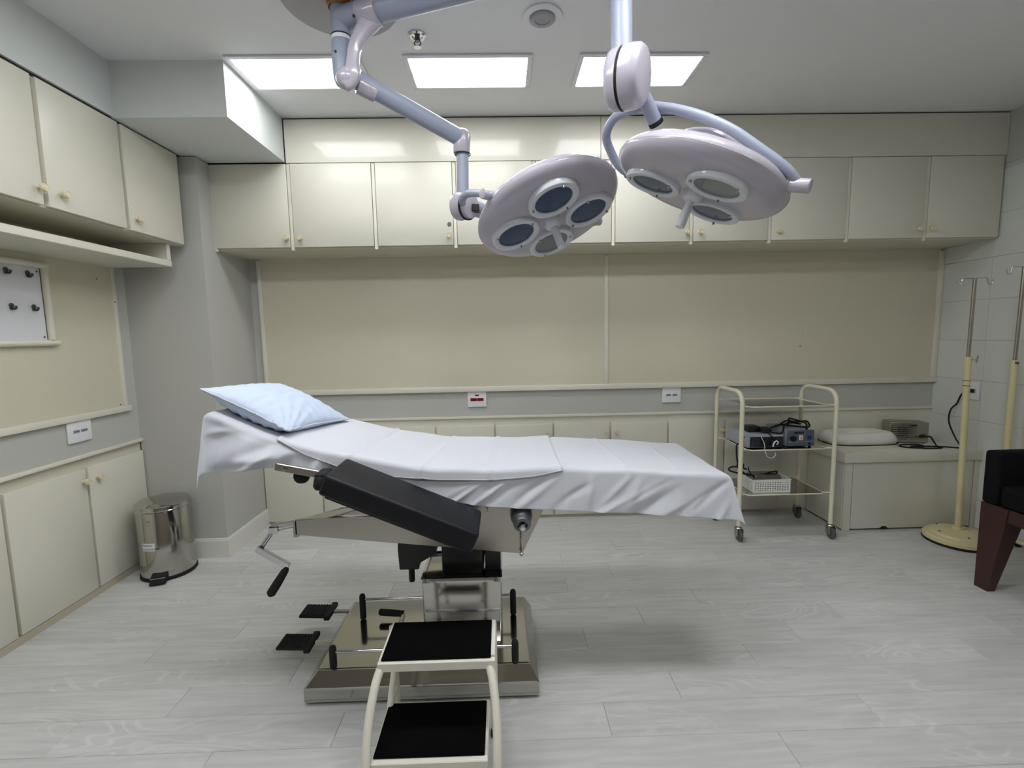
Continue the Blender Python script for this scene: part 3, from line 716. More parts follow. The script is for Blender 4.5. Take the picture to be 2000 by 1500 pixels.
# frame of the table top: two tapered side plates and cross members
pl = [(-.722, .600), (-.722, .652), (-.425, .661), (-.30, .700), (.130, .700), (.137, .678), (.056, .510)]
pf = [(-.700, .515), (-.700, .545), (-.580, .560), (-.420, .585), (-.30, .660), (.130, .700), (.137, .678), (.056, .510)]
def slab8(q, t):
    return B().put([Vector(p) for p in q] + [Vector(p) - Vector((0, 0, t)) for p in q], [(0, 1, 2, 3), (7, 6, 5, 4), (0, 4, 5, 1), (1, 5, 6, 2), (2, 6, 7, 3), (3, 7, 4, 0)])
obj('top_cover', slab8([(-.722, -1.584, .650), (-.620, -1.584, .6535), (-.560, -1.21, .562), (-.700, -1.21, .547)], .004), 'brushed', T_)
obj('side_plate', B().prism(pl, 1, -1.592, -1.584, .0015), 'brushed', T_)
obj('side_plate', B().prism(pf, 1, -1.20, -1.192, .0015), 'brushed', T_)
obj('end_plate', B().put([(-.728, -1.592, .592), (-.716, -1.592, .592), (-.694, -1.192, .512), (-.706, -1.192, .512), (-.728, -1.592, .649), (-.716, -1.592, .649), (-.694, -1.192, .546), (-.706, -1.192, .546)], [(0, 1, 2, 3), (7, 6, 5, 4), (0, 4, 5, 1), (1, 5, 6, 2), (2, 6, 7, 3), (3, 7, 4, 0)]), 'brushed', T_)
obj('bottom_plate', B().prism([(-.715, .602), (-.715, .606), (.054, .516), (.054, .511)], 1, -1.584, -1.42), 'black', T_)
obj('cross_beam', B().box((-.46, -1.583, .615), (-.33, -1.40, .658), .004), 'black', T_)
obj('cross_beam', B().box((.02, -1.583, .61), (.08, -1.201, .672), .004), 'black', T_)
for yy in (-1.545, -1.24):
    obj('lift_strut', B().tube([(-.575, yy, .742), (-.470, yy, .650)], .009, 12), 'chrome', T_, 40)
    obj('strut_joint', B().cyl((-.577, yy - .014, .744), (-.577, yy + .014, .744), .013, 14), 'chrome', T_, 40)
obj('lift_rod', B().tube([(-.575, -1.39, .770), (-.565, -1.39, .640)], .007, 12), 'brushed', T_, 40)
# mattress sections in black vinyl and their steel rails
def section(x0, x1, name='mattress_section'):
    n = 9; xx = np.linspace(x0, x1, n); top = [(x, float(ztop(x)) - .012) for x in xx]
    poly = top + [(x, float(ztop(x)) - .064) for x in xx[::-1]]
    obj(name, B().prism(poly, 1, YN + .016, YFAR - .016, .004, 1), 'vinyl', T_, 40)
    poly2 = [(x, float(ztop(x)) - .065) for x in xx] + [(x, float(ztop(x)) - .078) for x in xx[::-1]]
    obj('section_tray', B().prism(poly2, 1, YN + .03, YFAR - .03), 'black', T_)
section(-.955, -.735); section(-.725, -.262); section(-.254, .210); section(.218, .752)
def siderail(p, q, yy):
    p = Vector(p); q = Vector(q); d = (q - p).normalized(); nrm = Vector((-d.z, 0, d.x))
    c = [(p + nrm * .0125), (q + nrm * .0125), (q - nrm * .0125), (p - nrm * .0125)]
    return obj('side_rail', B().prism([(v.x, v.z) for v in c], 1, yy - .005, yy + .005, .002), 'brushed', T_)
sr = siderail((-.745, 0, .858), (-.300, 0, .762), -1.648)
obj('rail_rivet', B().lathe([(0, .007), (.010, .006), (.011, .004), (0, .004)], (-.715, -1.649, .851), (0, -1, 0), 16), 'steel', sr, 40)
siderail((-.745, 0, .858), (-.300, 0, .762), -1.115)
obj('rail_spacer', B().cyl((-.60, -1.643, .826), (-.60, -1.597, .826), .009, 12), 'brushed', T_)
obj('rail_spacer', B().cyl((-.36, -1.643, .775), (-.36, -1.597, .775), .009, 12), 'brushed', T_)
obj('lock_knob', B().lathe([(0, -.018), (.020, -.017), (.026, -.010), (.026, .002), (.018, .010), (0, .012)], (-.684, -1.60, .810), (.1, -.95, .25), 20), 'rubber', T_, 40)
obj('clamp_knob', B().lathe([(0, -.022), (.012, -.021), (.018, -.012), (.018, .012), (.012, .021), (0, .022)], (-.585, -1.700, .815), (.2, 0, 1), 18), 'rubber', T_, 40)
obj('clamp', B().box((-.600, -1.705, .812), (-.560, -1.640, .846), .005), 'rubber', T_)
# arm board
ang = math.atan2(-.190, .435)
Ra = Matrix.Translation((-.511, -1.655, .884)) @ Matrix.Rotation(-ang, 4, 'Y')
Lb = .475
bm = bmesh.new(); bmesh.ops.create_cube(bm, size=1)
for v in bm.verts: v.co = Vector((Lb / 2 + v.co.x * Lb, -.095 + v.co.y * .19, -.032 + v.co.z * .064))
bmesh.ops.bevel(bm, geom=list(bm.edges), offset=.010, segments=3, profile=.5, affect='EDGES')
arm = obj('arm_board', B(Ra).frombm(bm), 'vinyl', T_, 40); arm['label'] = 'black padded arm board sloping down to the right'
obj('board_plate', B(Ra).box((.02, -.175, -.072), (.45, -.015, -.064)), 'black', arm)
obj('board_bar', B().tube([(-.45, -1.70, .79), (-.45, -1.64, .79)], .010, 10), 'brushed', arm)
obj('board_bar', B().tube([(-.16, -1.70, .672), (-.16, -1.60, .690)], .010, 10), 'black', arm)
# pivot boss with bolt on the near plate and the thin lever below it
pv = obj('pivot_boss', B().lathe([(.030, -.002), (.036, .006), (.038, .016), (.036, .030), (.031, .040), (.030, .058), (.028, .064), (.018, .066), (.018, .058), (0, .058)], (.054, -1.592, .658), (.03, -.95, -.30), 32), 'iron', T_, 40)
obj('bolt', B().lathe([(0, .05), (.0125, .05), (.0125, .078), (.009, .084), (0, .085)], (.054, -1.592, .658), (.03, -.95, -.30), 6), 'chrome', pv, 20)
obj('lever_rod', B().tube([(.053, -1.625, .63), (.053, -1.612, .523)], .0032, 8), 'steel', pv)
obj('rod_ball', B().sphere((.053, -1.612, .518), .0075, 12), 'chrome', pv, 60)
obj('sheet_tie', B().tube(spline([(-.070, -1.606, .715), (-.066, -1.612, .69), (-.062, -1.606, .668)], 4), .0022, 8), 'sheet', T_)
obj('release_rod', B().tube([(-.12, -1.598, .693), (.045, -1.600, .700)], .003, 8), 'steel', T_)
# crank
cr = obj('crank_shaft', B().cyl((-.716, -1.42, .588), (-.868, -1.42, .558), .0145, 20), 'chrome', T_, 40)
obj('crank_collar', B().box((-.890, -1.445, .540), (-.858, -1.395, .570), .004), 'chrome', cr)
obj('crank_arm', B().tube([(-.878, -1.43, .552), (-.918, -1.45, .492)], .009, 10), 'chrome', cr, 40)
pA = Vector((-.926, -1.46, .497)); pB = Vector((-.812, -1.46, .423)); dd = (pB - pA).normalized(); nn = Vector((-dd.z, 0, dd.x)) * .013
obj('crank_lever', B().prism([(v.x, v.z) for v in (pA + nn, pB + nn, pB - nn, pA - nn)], 1, -1.472, -1.456, .002), 'chrome', cr)
obj('crank_grip', B().tube([(-.818, -1.47, .420), (-.826, -1.472, .409), (-.858, -1.475, .360), (-.880, -1.476, .327), (-.885, -1.476, .320)], .0155, 18, True, [.009, .0135, .0165, .0165, .010]), 'rubber', cr, 50)
# brake rods with their upright grips
for (yy, zz, xa) in ((-1.325, .205, -.592), (-1.612, .182, -.612)):
    rd = obj('brake_rod', B().tube([(xa, yy, zz), (.024, yy, zz)], .0055, 12), 'chrome', T_, 40)
    for xx in (xa, .024):
        obj('rod_grip', B().tube([(xx, yy, tz + .002), (xx, yy, tz + .008), (xx, yy, zz + .012), (xx, yy, zz + .020), (xx, yy, zz + .024)], .0125, 16, True, [.009, .0125, .0125, .010, .004]), 'rubber', rd, 50)
lv = obj('pump_lever', B().box((-.430, -1.46, .128), (-.418, -1.335, .152), .002), 'brushed', T_)
obj('lever_grip', B().tube([(-.424, -1.340, .146), (-.47, -1.335, .148), (-.520, -1.330, .150), (-.526, -1.330, .150)], .0135, 16, True, [.0125, .0135, .0135, .008]), 'rubber', lv, 50)
obj('lever_post', B().cyl((-.424, -1.45, .116), (-.424, -1.45, .130), .012, 12), 'brushed', lv)
# foot pedals
for (ya, yb) in ((-1.285, -1.155), (-1.490, -1.360)):
    ym = (ya + yb) / 2
    pd = obj('foot_pedal', B().prism([(-.884, .092), (-.756, .086), (-.756, .098), (-.884, .104)], 1, ym - .044, ym + .044, .003), 'rubber', T_)
    obj('pedal_heel', B().box((-.776, ym - .056, .084), (-.752, ym + .056, .104), .003), 'rubber', pd)
    for k in range(9):
        xx = -.876 + k * .0115
        obj('tread_rib', B().box((xx, ym - .040, .1015 - k * .0005), (xx + .0055, ym + .040, .1065 - k * .0005), .001), 'rubber', pd)
    obj('pedal_rod', B().box((-.756, ym - .008, .086), (-.664, ym + .008, .097), .001), 'steel', pd)

# ------------------------------------------------------------------ linen
_rg = np.random.default_rng(11)
RIDGES = [(float(_rg.uniform(-1.2, 1.0)), float(_rg.uniform(.4, 1.9)), float(_rg.uniform(.010, .030)), float(_rg.choice([-1, 1, 1]) * _rg.uniform(.35, 1.0)), float(_rg.uniform(.05, .17)), float(_rg.uniform(.03, .07))) for _ in range(70)]
RIDGES += [(-.80, .9, .05, 1.5, .12, .08), (-.92, .5, .05, -1.3, .12, .09), (-.66, 1.6, .035, 1.4, .10, .06), (.05, 1.3, .012, 1.3, .09, .05), (-.02, 1.4, .010, 1.2, .10, .05), (.30, .2, .016, 1.0, .08, .06)]
def drape(x0, x1, eL, eR, near, far, nu, nv, off, crease, amp, flare=.10, hem=None, pw=3.0, seed=0, corner=.35):
    RHO = .014
    us = np.concatenate([np.linspace(x0 - eL, x0, 22)[:-1] if eL > 0 else np.array([]), np.linspace(x0, x1, nu), np.linspace(x1, x1 + eR, 18)[1:] if eR > 0 else np.array([])])
    P = []
    def roll(e):
        e = np.maximum(e, 0); q = RHO * math.pi / 2
        out = np.where(e < q, RHO * np.sin(np.minimum(e, q) / RHO), RHO); dn = np.where(e < q, RHO * (1 - np.cos(np.minimum(e, q) / RHO)), RHO + e - q)
        return out, dn
    for u in us:
        xc = min(max(u, x0), x1); eu = abs(u - xc); sx = math.copysign(1, u - xc) if eu > 0 else 0
        Ln = float(near(xc)); Lf = float(far(xc))
        v = np.concatenate([np.linspace(Ln, 0, 26)[:-1], np.zeros(nv), np.linspace(0, Lf, 14)[1:]])
        yb = np.concatenate([np.full(25, YN), np.linspace(YN, YFAR, nv), np.full(13, YFAR)])
        sy = np.concatenate([np.full(25, -1.), np.zeros(nv), np.full(13, 1.)])
        oy, dy = roll(v); ox, dx = roll(np.full_like(v, eu))
        down = (dx ** pw + dy ** pw) ** (1 / pw) + (.13 * np.minimum(dx, dy) * np.clip((dx + dy) / .36, 0, 1) ** 6 if u < x0 else 0)
        cm = np.minimum(dx, dy); cn = corner if sx > 0 else .02; fl = flare if sx >= 0 else .06
        X_ = xc + sx * (ox + fl * dx * (1.6 if sx > 0 else .7) + cn * cm)
        Y_ = yb + sy * (oy + flare * dy + .15 * cm)
        Z_ = float(ztop(xc)) - down + off
        # soft folds on the hanging parts: separate slanted ridges of their own width and height
        dsp = np.zeros_like(v)
        for (s0, kk, wd, hh, d0, dw) in RIDGES:
            q = (X_ + kk * down - s0) / wd
            dsp = dsp + hh * np.exp(-q * q) * np.exp(-((down - d0) / dw) ** 2)
        headw = (1 + 1.2 * np.clip((-.45 - X_) / .3, 0, 1)) * np.clip((X_ + .985) / .06, .1, 1)
        Y_ = Y_ + sy * dsp * amp * headw * np.clip(dy / .03, 0, 1)
        X_ = X_ + sx * (np.sin(Y_ * 23 + seed) + .6 * np.sin(Y_ * 41 + 2)) * amp * (.6 if sx > 0 else .25) * np.clip(dx / .1, 0, 1) * (eu > 0)
        # small undulation and fold creases on the flat part
        tw = np.clip(1 - down / .02, 0, 1)
        Z_ = Z_ + tw * (.0016 * np.sin(X_ * 23 + Y_ * 9 + seed) + .0012 * np.sin(X_ * 11 - Y_ * 31))
        for (cx_, sl, hgt) in crease:
            dcr = X_ - cx_ - sl * (Y_ - YN)
            Z_ = Z_ + hgt * np.exp(-(dcr / .006) ** 2) * np.clip(1 - down / .12, 0, 1)
            Y_ = Y_ - hgt * .8 * np.exp(-(dcr / .007) ** 2) * (sy < 0)
        Y_ = Y_ + sy * off
        X_ = X_ + sx * off
        P.append([(float(a), float(b_), float(c_)) for a, b_, c_ in zip(X_, Y_, Z_)])
    return P
hx_ = [-1.1, -.97, -.90, -.82, -.72, -.66, -.59, -.45, -.30, -.08, .13, .34, .55, .72, .9]
hz_ = [.842, .842, .848, .853, .858, .846, .826, .79, .75, .704, .688, .674, .658, .640, .625]
nearS = lambda x: ztop(x) - np.interp(x, hx_, hz_) + .012
P = drape(-.962, .752, .20, .150, nearS, lambda x: .13, 230, 46, 0.0, [(.42, -.05, .0034), (.20, .03, .0024), (.60, .02, .0022)], .0085, pw=7.0, corner=.10)
o = obj('bed_sheet', B().grid(P), 'sheet', None, 180)
tag(o, 'white cotton sheet hanging over the whole operating table', 'sheet')
md = o.modifiers.new('thickness', 'SOLIDIFY'); md.thickness = .0016; md.offset = 1
md = o.modifiers.new('subdiv', 'SUBSURF'); md.levels = 1; md.render_levels = 1
zx = [-.76, -.74, -.65, -.55, -.45, -.23, -.04, .10, .19, .3]
zl = [.950, .944, .892, .852, .820, .798, .792, .801, .817, .82]
nearD = lambda x: np.maximum(ztop(x) - np.interp(x, zx, zl) + .014, .010)
P = drape(-.742, .192, 0, 0, nearD, lambda x: .03, 120, 46, .0045, [(-.505, .10, .0055), (-.270, .12, .0055), (-.045, .04, .0045)], .0015, flare=.12, seed=1)
o = obj('surgical_drape', B().grid(P), 'sheet', None, 180)
tag(o, 'white hemmed drape with ironed creases on the middle of the table', 'drape')
md = o.modifiers.new('thickness', 'SOLIDIFY'); md.thickness = .0025; md.offset = 1
hm = [P[i][0] for i in range(len(P))]
obj('hem', B().tube(hm, .0032, 8), 'sheet', o, 60)
obj('hem', B().tube(P[-1][3:-3], .0030, 8), 'sheet', o, 60)
obj('hem', B().tube(P[0][3:-3], .0030, 8), 'sheet', o, 60)

# pillow
def pillow():
    A = np.array([-.992, -1.605, 1.112]); Bc = np.array([-.925, -1.195, 1.085]); Cc = np.array([-.648, -1.195, .930]); Dc = np.array([-.715, -1.610, .968])
    nrm = np.cross(Dc - A, Bc - A); nrm /= np.linalg.norm(nrm)
    n = 61; top = []; bot = []
    for i in range(n):
        u = -1 + 2 * i / (n - 1); rt = []; rb = []
        for j in range(n):
            v = -1 + 2 * j / (n - 1)
            # pinched outline: edges bow in between the corners
            uu = u * (1 - .05 * (1 - v * v)); vv = v * (1 - .05 * (1 - u * u))
            s_, t_ = (uu + 1) / 2, (vv + 1) / 2
            p = A * (1 - s_) * (1 - t_) + Dc * s_ * (1 - t_) + Bc * (1 - s_) * t_ + Cc * s_ * t_
            prof = (max(0, 1 - u ** 2) ** .55) * (max(0, 1 - v ** 2) ** .55)
            edge = max(abs(u), abs(v))
            puck = .10 * math.sin(26 * v + 3 * u) * max(0, abs(u) - .45) + .10 * math.sin(24 * u + 2 * v) * max(0, abs(v) - .45)
            wr = .0026 * math.sin(19 * u + 7 * v) * math.sin(5 * v + 2) * (1 - edge) + .0030 * math.sin(34 * math.atan2(1.25 + v, 1.25 - u)) * math.exp(-(((u - .75) / .45) ** 2 + ((v + .7) / .5) ** 2))
            rt.append(tuple(p + nrm * (prof * .050 * (1 + puck * 1.7) + wr)))
            pb = p - nrm * (prof * .078 * (1 + puck * 2.2))
            pb[2] = max(pb[2], float(ztop(pb[0])) + (.013 if pb[0] > -.76 else .006))     # rests on the linen
            rb.append(tuple(pb))
        top.append(rt); bot.append(rb)
    b = B(); b.grid(top); b.grid(bot)
    o = obj('pillow', b, 'pillowcase', None, 70)
    bm = bmesh.new(); bm.from_mesh(o.data); bmesh.ops.remove_doubles(bm, verts=bm.verts, dist=.0008); bmesh.ops.recalc_face_normals(bm, faces=bm.faces); bm.to_mesh(o.data); bm.free(); o.data.shade_smooth()
    tag(o, 'pale blue pillow lying on the raised head end of the table', 'pillow')
    loop = [top[i][0] for i in range(n)] + [top[-1][j] for j in range(1, n)] + [top[i][-1] for i in range(n - 2, -1, -1)] + [top[0][j] for j in range(n - 2, -1, -1)]
    obj('piping', B().tube(loop, .0028, 6), 'sheet', o, 60)
pillow()

# ------------------------------------------------------------------ step stool
st = root('step_stool', (-.2, -1.9, 0), 'worn white two-step stool with black rubber treads', 'stool')
sx0, sx1 = -.352, -.046
tb, tf, ztp = -1.795, -1.966, .395        # top step back / front, height
lb, lf, zlo = -1.875, -2.060, .195
obj('top_tread', B().box((sx0 + .006, tf + .004, ztp), (sx1 - .002, tb, ztp + .006), .002), 'pad', st)
b = B(); 
for (a, c) in (((sx0 - .002, tf - .004, ztp - .026), (sx1 + .010, tf + .012, ztp - .0005)), ((sx0 - .002, tb - .004, ztp - .026), (sx1 + .010, tb + .010, ztp - .0005)), ((sx0 - .002, tf + .012, ztp - .026), (sx0 + .012, tb - .004, ztp - .0005)), ((sx1 - .002, tf + .012, ztp - .026), (sx1 + .010, tb - .004, ztp + .006))):
    b.box(a, c, .002)
b.box((sx0 + .012, tf + .012, ztp - .004), (sx1 - .002, tb - .004, ztp - .0005))
obj('top_frame', b, 'worn', st)
obj('lower_tread', B().box((sx0 + .000, lf + .006, zlo), (sx1 - .020, lb, zlo + .006), .002), 'pad', st)
b = B()
for (a, c) in (((sx0 - .004, lf - .008, zlo - .028), (sx1 - .012, lf + .010, zlo - .0005)), ((sx0 - .004, lb - .004, zlo - .026), (sx1 - .012, lb + .010, zlo - .0005)), ((sx0 - .004, lf + .010, zlo - .026), (sx0 + .010, lb - .004, zlo - .0005)), ((sx1 - .026, lf + .010, zlo - .026), (sx1 - .012, lb - .004, zlo - .0005))):
    b.box(a, c, .002)
b.box((sx0 + .010, lf + .010, zlo - .004), (sx1 - .026, lb - .004, zlo - .0005))
obj('lower_frame', b, 'worn', st)
for s_, xx in ((-1, sx0 + .004), (1, sx1 - .006)):
    pts = spline([(xx, tf + .006, ztp - .02), (xx + s_ * .010, tf - .022, ztp - .055), (xx + s_ * .018, tf - .066, ztp - .125), (xx + s_ * .018, lf - .012, ztp - .21), (xx + s_ * .014, lf - .018, .10), (xx + s_ * .010, lf - .018, .008)], 6)
    lg = obj('front_leg', B().tube(pts, .0115, 14), 'worn', st, 60)
    obj('rubber_foot', B().cyl((xx + s_ * .010, lf - .018, 0.0), (xx + s_ * .010, lf - .018, .02), .0145, 14), 'rubber', lg, 40)
    pts = spline([(xx, tb + .004, ztp - .02), (xx, tb + .006, ztp - .06), (xx, tb - .022, ztp - .13), (xx, lb - .010, zlo - .005), (xx + s_ * .004, lb + .02, .10), (xx + s_ * .004, lb + .03, .008)], 6)
    if s_ < 0: obj('brace', B().tube(pts[:20], .0095, 12), 'worn', st, 60)
    lg = obj('rear_leg', B().tube([(xx + s_ * .006, tb + .006, ztp - .012), (xx + s_ * .006, tb + .012, .2), (xx + s_ * .006, tb + .012, .008)], .0115, 14), 'worn', st, 60)
    obj('rubber_foot', B().cyl((xx + s_ * .006, tb + .012, 0.0), (xx + s_ * .006, tb + .012, .02), .0145, 14), 'rubber', lg, 40)
    obj('side_strut', B().tube([(xx + s_ * .006, tb + .010, zlo - .012), (xx, lb, zlo - .012)], .007, 10), 'worn', st, 60)

# ------------------------------------------------------------------ pedal bin
bn_ = root('pedal_bin', (-1.872, -.625, 0), 'small steel pedal bin between the left cabinet and the pillar', 'bin')
C0 = Vector((-1.872, -.625, 0)); RB = .127
obj('base_ring', B().lathe([(0, .001), (RB + .002, .001), (RB + .005, .004), (RB + .004, .016), (RB, .020), (0, .020)], C0, (0, 0, 1), 56), 'rubber', bn_, 40)
body = obj('body', B().lathe([(RB - .001, .0195), (RB - .001, .372), (RB - .004, .376), (0, .376)], C0, (0, 0, 1), 72), 'steel', bn_, 40)
obj('lid', B().lathe([(RB + .003, .3765), (RB + .005, .379), (RB + .005, .384), (RB + .001, .390), (RB + .001, .404), (RB - .010, .412), (RB - .04, .419), (.05, .424), (0, .425)], C0, (0, 0, 1), 72), 'steel', bn_, 35)
obj('lid_rim', B().lathe([(RB + .0045, .378), (RB + .0075, .381), (RB + .0045, .384)], C0, (0, 0, 1), 72), 'chrome', bn_, 40)
pdv = Vector((.30, -.95, 0)).normalized(); sdv = Vector((-pdv.y, pdv.x, 0))
Tp = Matrix((sdv, pdv, Vector((0, 0, 1)))).transposed().to_4x4(); Tp.translation = C0
pe = obj('pedal', B(Tp).prism([(RB - .02, .022), (RB + .045, .004), (RB + .050, .012), (RB + .028, .040), (RB - .005, .052)], 0, -.038, .034, .003), 'rubber', bn_, 30)
obj('pedal_plate', B(Tp).box((-.036, RB + .030, .0335), (.032, RB + .034, .036)), 'chrome', pe)
# curved paper label with two lines of lettering
def on_bin(a, z, rr): return C0 + Vector((math.sin(a) * rr, -math.cos(a) * rr, z))
Lc, Wl = -.05, .26
lab = [[on_bin(Lc - Wl + i * Wl * 2 / 16, zz, RB + .0008) for zz in (.172, .214)] for i in range(17)]
lo = obj('paper_label', B().grid(lab), 'white_plastic', bn_, 60)
def text_mesh(s, size):
    cu = bpy.data.curves.new('t', 'FONT'); cu.body = s; cu.size = size; cu.resolution_u = 2
    ob = bpy.data.objects.new('t', cu); COL.objects.link(ob); dg = bpy.context.evaluated_depsgraph_get()
    me = bpy.data.meshes.new_from_object(ob.evaluated_get(dg)); bpy.data.objects.remove(ob); return me
for s, zz in (('Res\u00edduos', .199), ('Contaminados', .1785)):
    me = text_mesh(s, .0165)
    b = B()
    b.put([on_bin(Lc - Wl + .02 + v.co.x / RB * .86, zz + v.co.y * .85, RB + .0016) for v in me.vertices], [tuple(p.vertices) for p in me.polygons])
    obj('lettering', b, 'ink', lo)
obj('maker_mark', B().grid([[on_bin(-.02 + i * .03, zz, RB + .0003) for zz in (.330, .334)] for i in range(5)]), 'iron', bn_)

# ------------------------------------------------------------------ trolley
tr = root('trolley', (1.69, -.28, 0), 'cream three-tier instrument trolley on castors', 'trolley')
XA, XB_, YA, YB_ = 1.412, 1.976, -.445, -.118
for xx in (XA, XB_):
    obj('side_frame', B().tube(fillet([(xx, YA, .090), (xx, YA, .905), (xx, YB_, .905), (xx, YB_, .090)], .085, 8), .0128, 16), 'enamel', tr, 60)
for zz in (.817, .557, .282):
    sh = obj('shelf', B().prism([(1.458, YA + .005), (1.478, YA - .006), (1.905, YA - .006), (1.925, YA + .010), (1.925, YB_ - .02), (1.905, YB_ - .004), (1.478, YB_ - .004), (1.458, YB_ - .02)], 2, zz - .003, zz + .001), 'steel', tr)
    loop = [(1.455, YA + .004, zz), (1.477, YA - .010, zz), (1.906, YA - .010, zz), (1.929, YA + .010, zz), (1.929, YB_ - .02, zz), (1.906, YB_, zz), (1.477, YB_, zz), (1.455, YB_ - .02, zz), (1.455, YA + .004, zz)]
    obj('shelf_edge', B().tube(loop, .0042, 8), 'enamel', sh, 60)
    for (xa, xb) in ((XA, 1.458), (XB_, 1.926)):
        for yy in (YA, YB_):
            obj('shelf_pin', B().tube([(xa, yy, zz + .002), (xb, yy + (.012 if yy == YA else -.012), zz)], .0045, 8), 'enamel', sh, 60)
for xx in (XA, XB_):
    for yy in (YA, YB_):
        cw = obj('castor', B().cyl((xx, yy, .076), (xx, yy, .096), .0125, 14).lathe([(0, .086), (.018, .084), (.022, .078), (.020, .074), (0, .074)], (xx, yy, 0), (0, 0, 1), 16)
                 .box((xx - .019, yy - .026, .030), (xx - .016, yy + .014, .076), .001).box((xx + .016, yy - .026, .030), (xx + .019, yy + .014, .076), .001), 'brushed', tr, 40)
        obj('wheel', B().lathe([(0, -.012), (.014, -.013), (.015, -.010), (.029, -.011), (.035, -.007), (.036, 0), (.035, .007), (.029, .011), (.015, .010), (.014, .013), (0, .012)], (xx, yy - .012, .036), (1, 0, 0), 24), 'wheel_grey', cw, 40)

zs = .5585
d1 = root('medical_console', (1.567, -.30, zs), 'grey electronic unit with dark front panel on the trolley', 'device')
obj('casing', B().box((1.456, -.425, zs + .006), (1.680, -.19, zs + .086), .008, 2), 'device_grey', d1, 40)
fp = obj('front_panel', B().box((1.474, -.430, zs + .012), (1.676, -.4245, zs + .074), .003), 'device_dark', d1)
obj('display', B().box((1.480, -.4325, zs + .018), (1.498, -.4298, zs + .042)), 'blue', fp)
obj('carry_slot', B().box((1.4545, -.40, zs + .062), (1.4565, -.33, zs + .074), .001), 'device_dark', d1)
obj('orange_tag', B().box((1.4535, -.40, zs + .012), (1.4565, -.345, zs + .040), .001), 'orange', d1)
for q in ((1.560, .040), (1.612, .036)):
    obj('dial', B().lathe([(0, 0), (.022, 0), (.020, .012), (.012, .016), (0, .016)], (q[0], -.430, zs + q[1]), (0, -1, 0), 24), 'black', fp, 40)
obj('curved_clip', B().tube(spline([(1.600, -.452, zs + .020), (1.602, -.458, zs + .042), (1.616, -.458, zs + .054), (1.628, -.456, zs + .044), (1.622, -.452, zs + .030)], 4), .004, 8), 'white_plastic', fp, 60)
for q in ((1.47, -.40), (1.665, -.40), (1.47, -.21), (1.665, -.21)): obj('foot', B().cyl((q[0], q[1], zs + .0003), (q[0], q[1], zs + .008), .008, 10), 'rubber', d1)
d2 = root('medical_console', (1.785, -.30, zs), 'blue-grey electronic unit with orange switch and top handle on the trolley', 'device')
obj('casing', B().box((1.700, -.415, zs + .008), (1.866, -.19, zs + .106), .006, 2), 'device_grey', d2, 40)
fp = obj('front_panel', B().box((1.702, -.424, zs + .010), (1.868, -.4145, zs + .108), .004), 'device_blue', d2, 40)
obj('knob', B().lathe([(0, 0), (.017, 0), (.016, .014), (0, .015)], (1.735, -.424, zs + .058), (0, -1, 0), 22), 'black', fp, 40)
obj('switch', B().box((1.772, -.430, zs + .048), (1.796, -.4235, zs + .076), .002), 'white_plastic', fp); obj('switch_rocker', B().box((1.777, -.4325, zs + .053), (1.791, -.4295, zs + .071), .002), 'orange', fp)
obj('button', B().box((1.822, -.428, zs + .052), (1.848, -.4235, zs + .076), .002), 'blue', fp)
obj('jack', B().cyl((1.835, -.4265, zs + .026), (1.835, -.4235, zs + .026), .006, 12), 'black', fp)
obj('label_strip', B().box((1.742, -.4255, zs + .086), (1.800, -.4238, zs + .098)), 'device_dark', fp)
for (a, c, e, g) in ((1.708, 1.760, .034, .036), (1.764, 1.810, .082, .084), (1.708, 1.862, .040, .042)): obj('panel_line', B().box((a, -.4252, zs + e), (c, -.4238, zs + g)), 'device_grey', fp)
obj('handle', B().tube(fillet([(1.832, -.40, zs + .105), (1.832, -.40, zs + .146), (1.832, -.22, zs + .146), (1.832, -.22, zs + .105)], .02, 4), .006, 10), 'black', d2, 60)
for q in ((1.712, -.40), (1.855, -.40), (1.712, -.21), (1.855, -.21)): obj('foot', B().cyl((q[0], q[1], zs + .0003), (q[0], q[1], zs + .010), .008, 10), 'rubber', d2)
zt = zs + .087
o = obj('power_adapter', B().box((1.500, -.36, zt + .0005), (1.575, -.28, zt + .036), .006, 2).box((1.560, -.40, zt + .006), (1.622, -.345, zt + .034), .006, 2), 'black', None, 40)
tag(o, 'black power adapter lying on the grey trolley unit', 'adapter')
o = obj('cable_bundle', B().tube(spline([(1.60, -.375, zt + .022), (1.66, -.35, zt + .030), (1.70, -.34, zt + .040), (1.75, -.33, zt + .062), (1.80, -.35, zt + .058), (1.846, -.37, zt + .066), (1.858, -.38, zt + .050), (1.858, -.375, zt + .030), (1.80, -.33, zt + .028), (1.72, -.31, zt + .034), (1.64, -.30, zt + .006), (1.56, -.26, zt + .006)], 8), .0055, 8)
         .tube(spline([(1.57, -.40, zt + .018), (1.62, -.42, zt + .010), (1.67, -.42, zt + .008), (1.72, -.36, zt + .040), (1.78, -.31, zt + .046), (1.84, -.33, zt + .040)], 8), .005, 8)
         .tube(spline([(1.585, -.402, zt + .014), (1.60, -.44, zt - .010), (1.63, -.452, zt - .045), (1.66, -.448, zt - .072), (1.69, -.44, zt - .084)], 8), .0034, 8), 'rubber', None, 60)
tag(o, 'tangled black cables draped over the trolley units', 'cable')
o = obj('drain_tube', B().tube(spline([(1.535, -.436, zs + .078), (1.546, -.452, zs + .04), (1.552, -.458, zs - .01), (1.566, -.460, zs - .040), (1.592, -.460, zs - .048), (1.612, -.460, zs - .032), (1.610, -.460, zs - .016)], 8), .0022, 8), 'tube', None, 60)
tag(o, 'thin clear tube looping below the middle trolley shelf', 'tube')
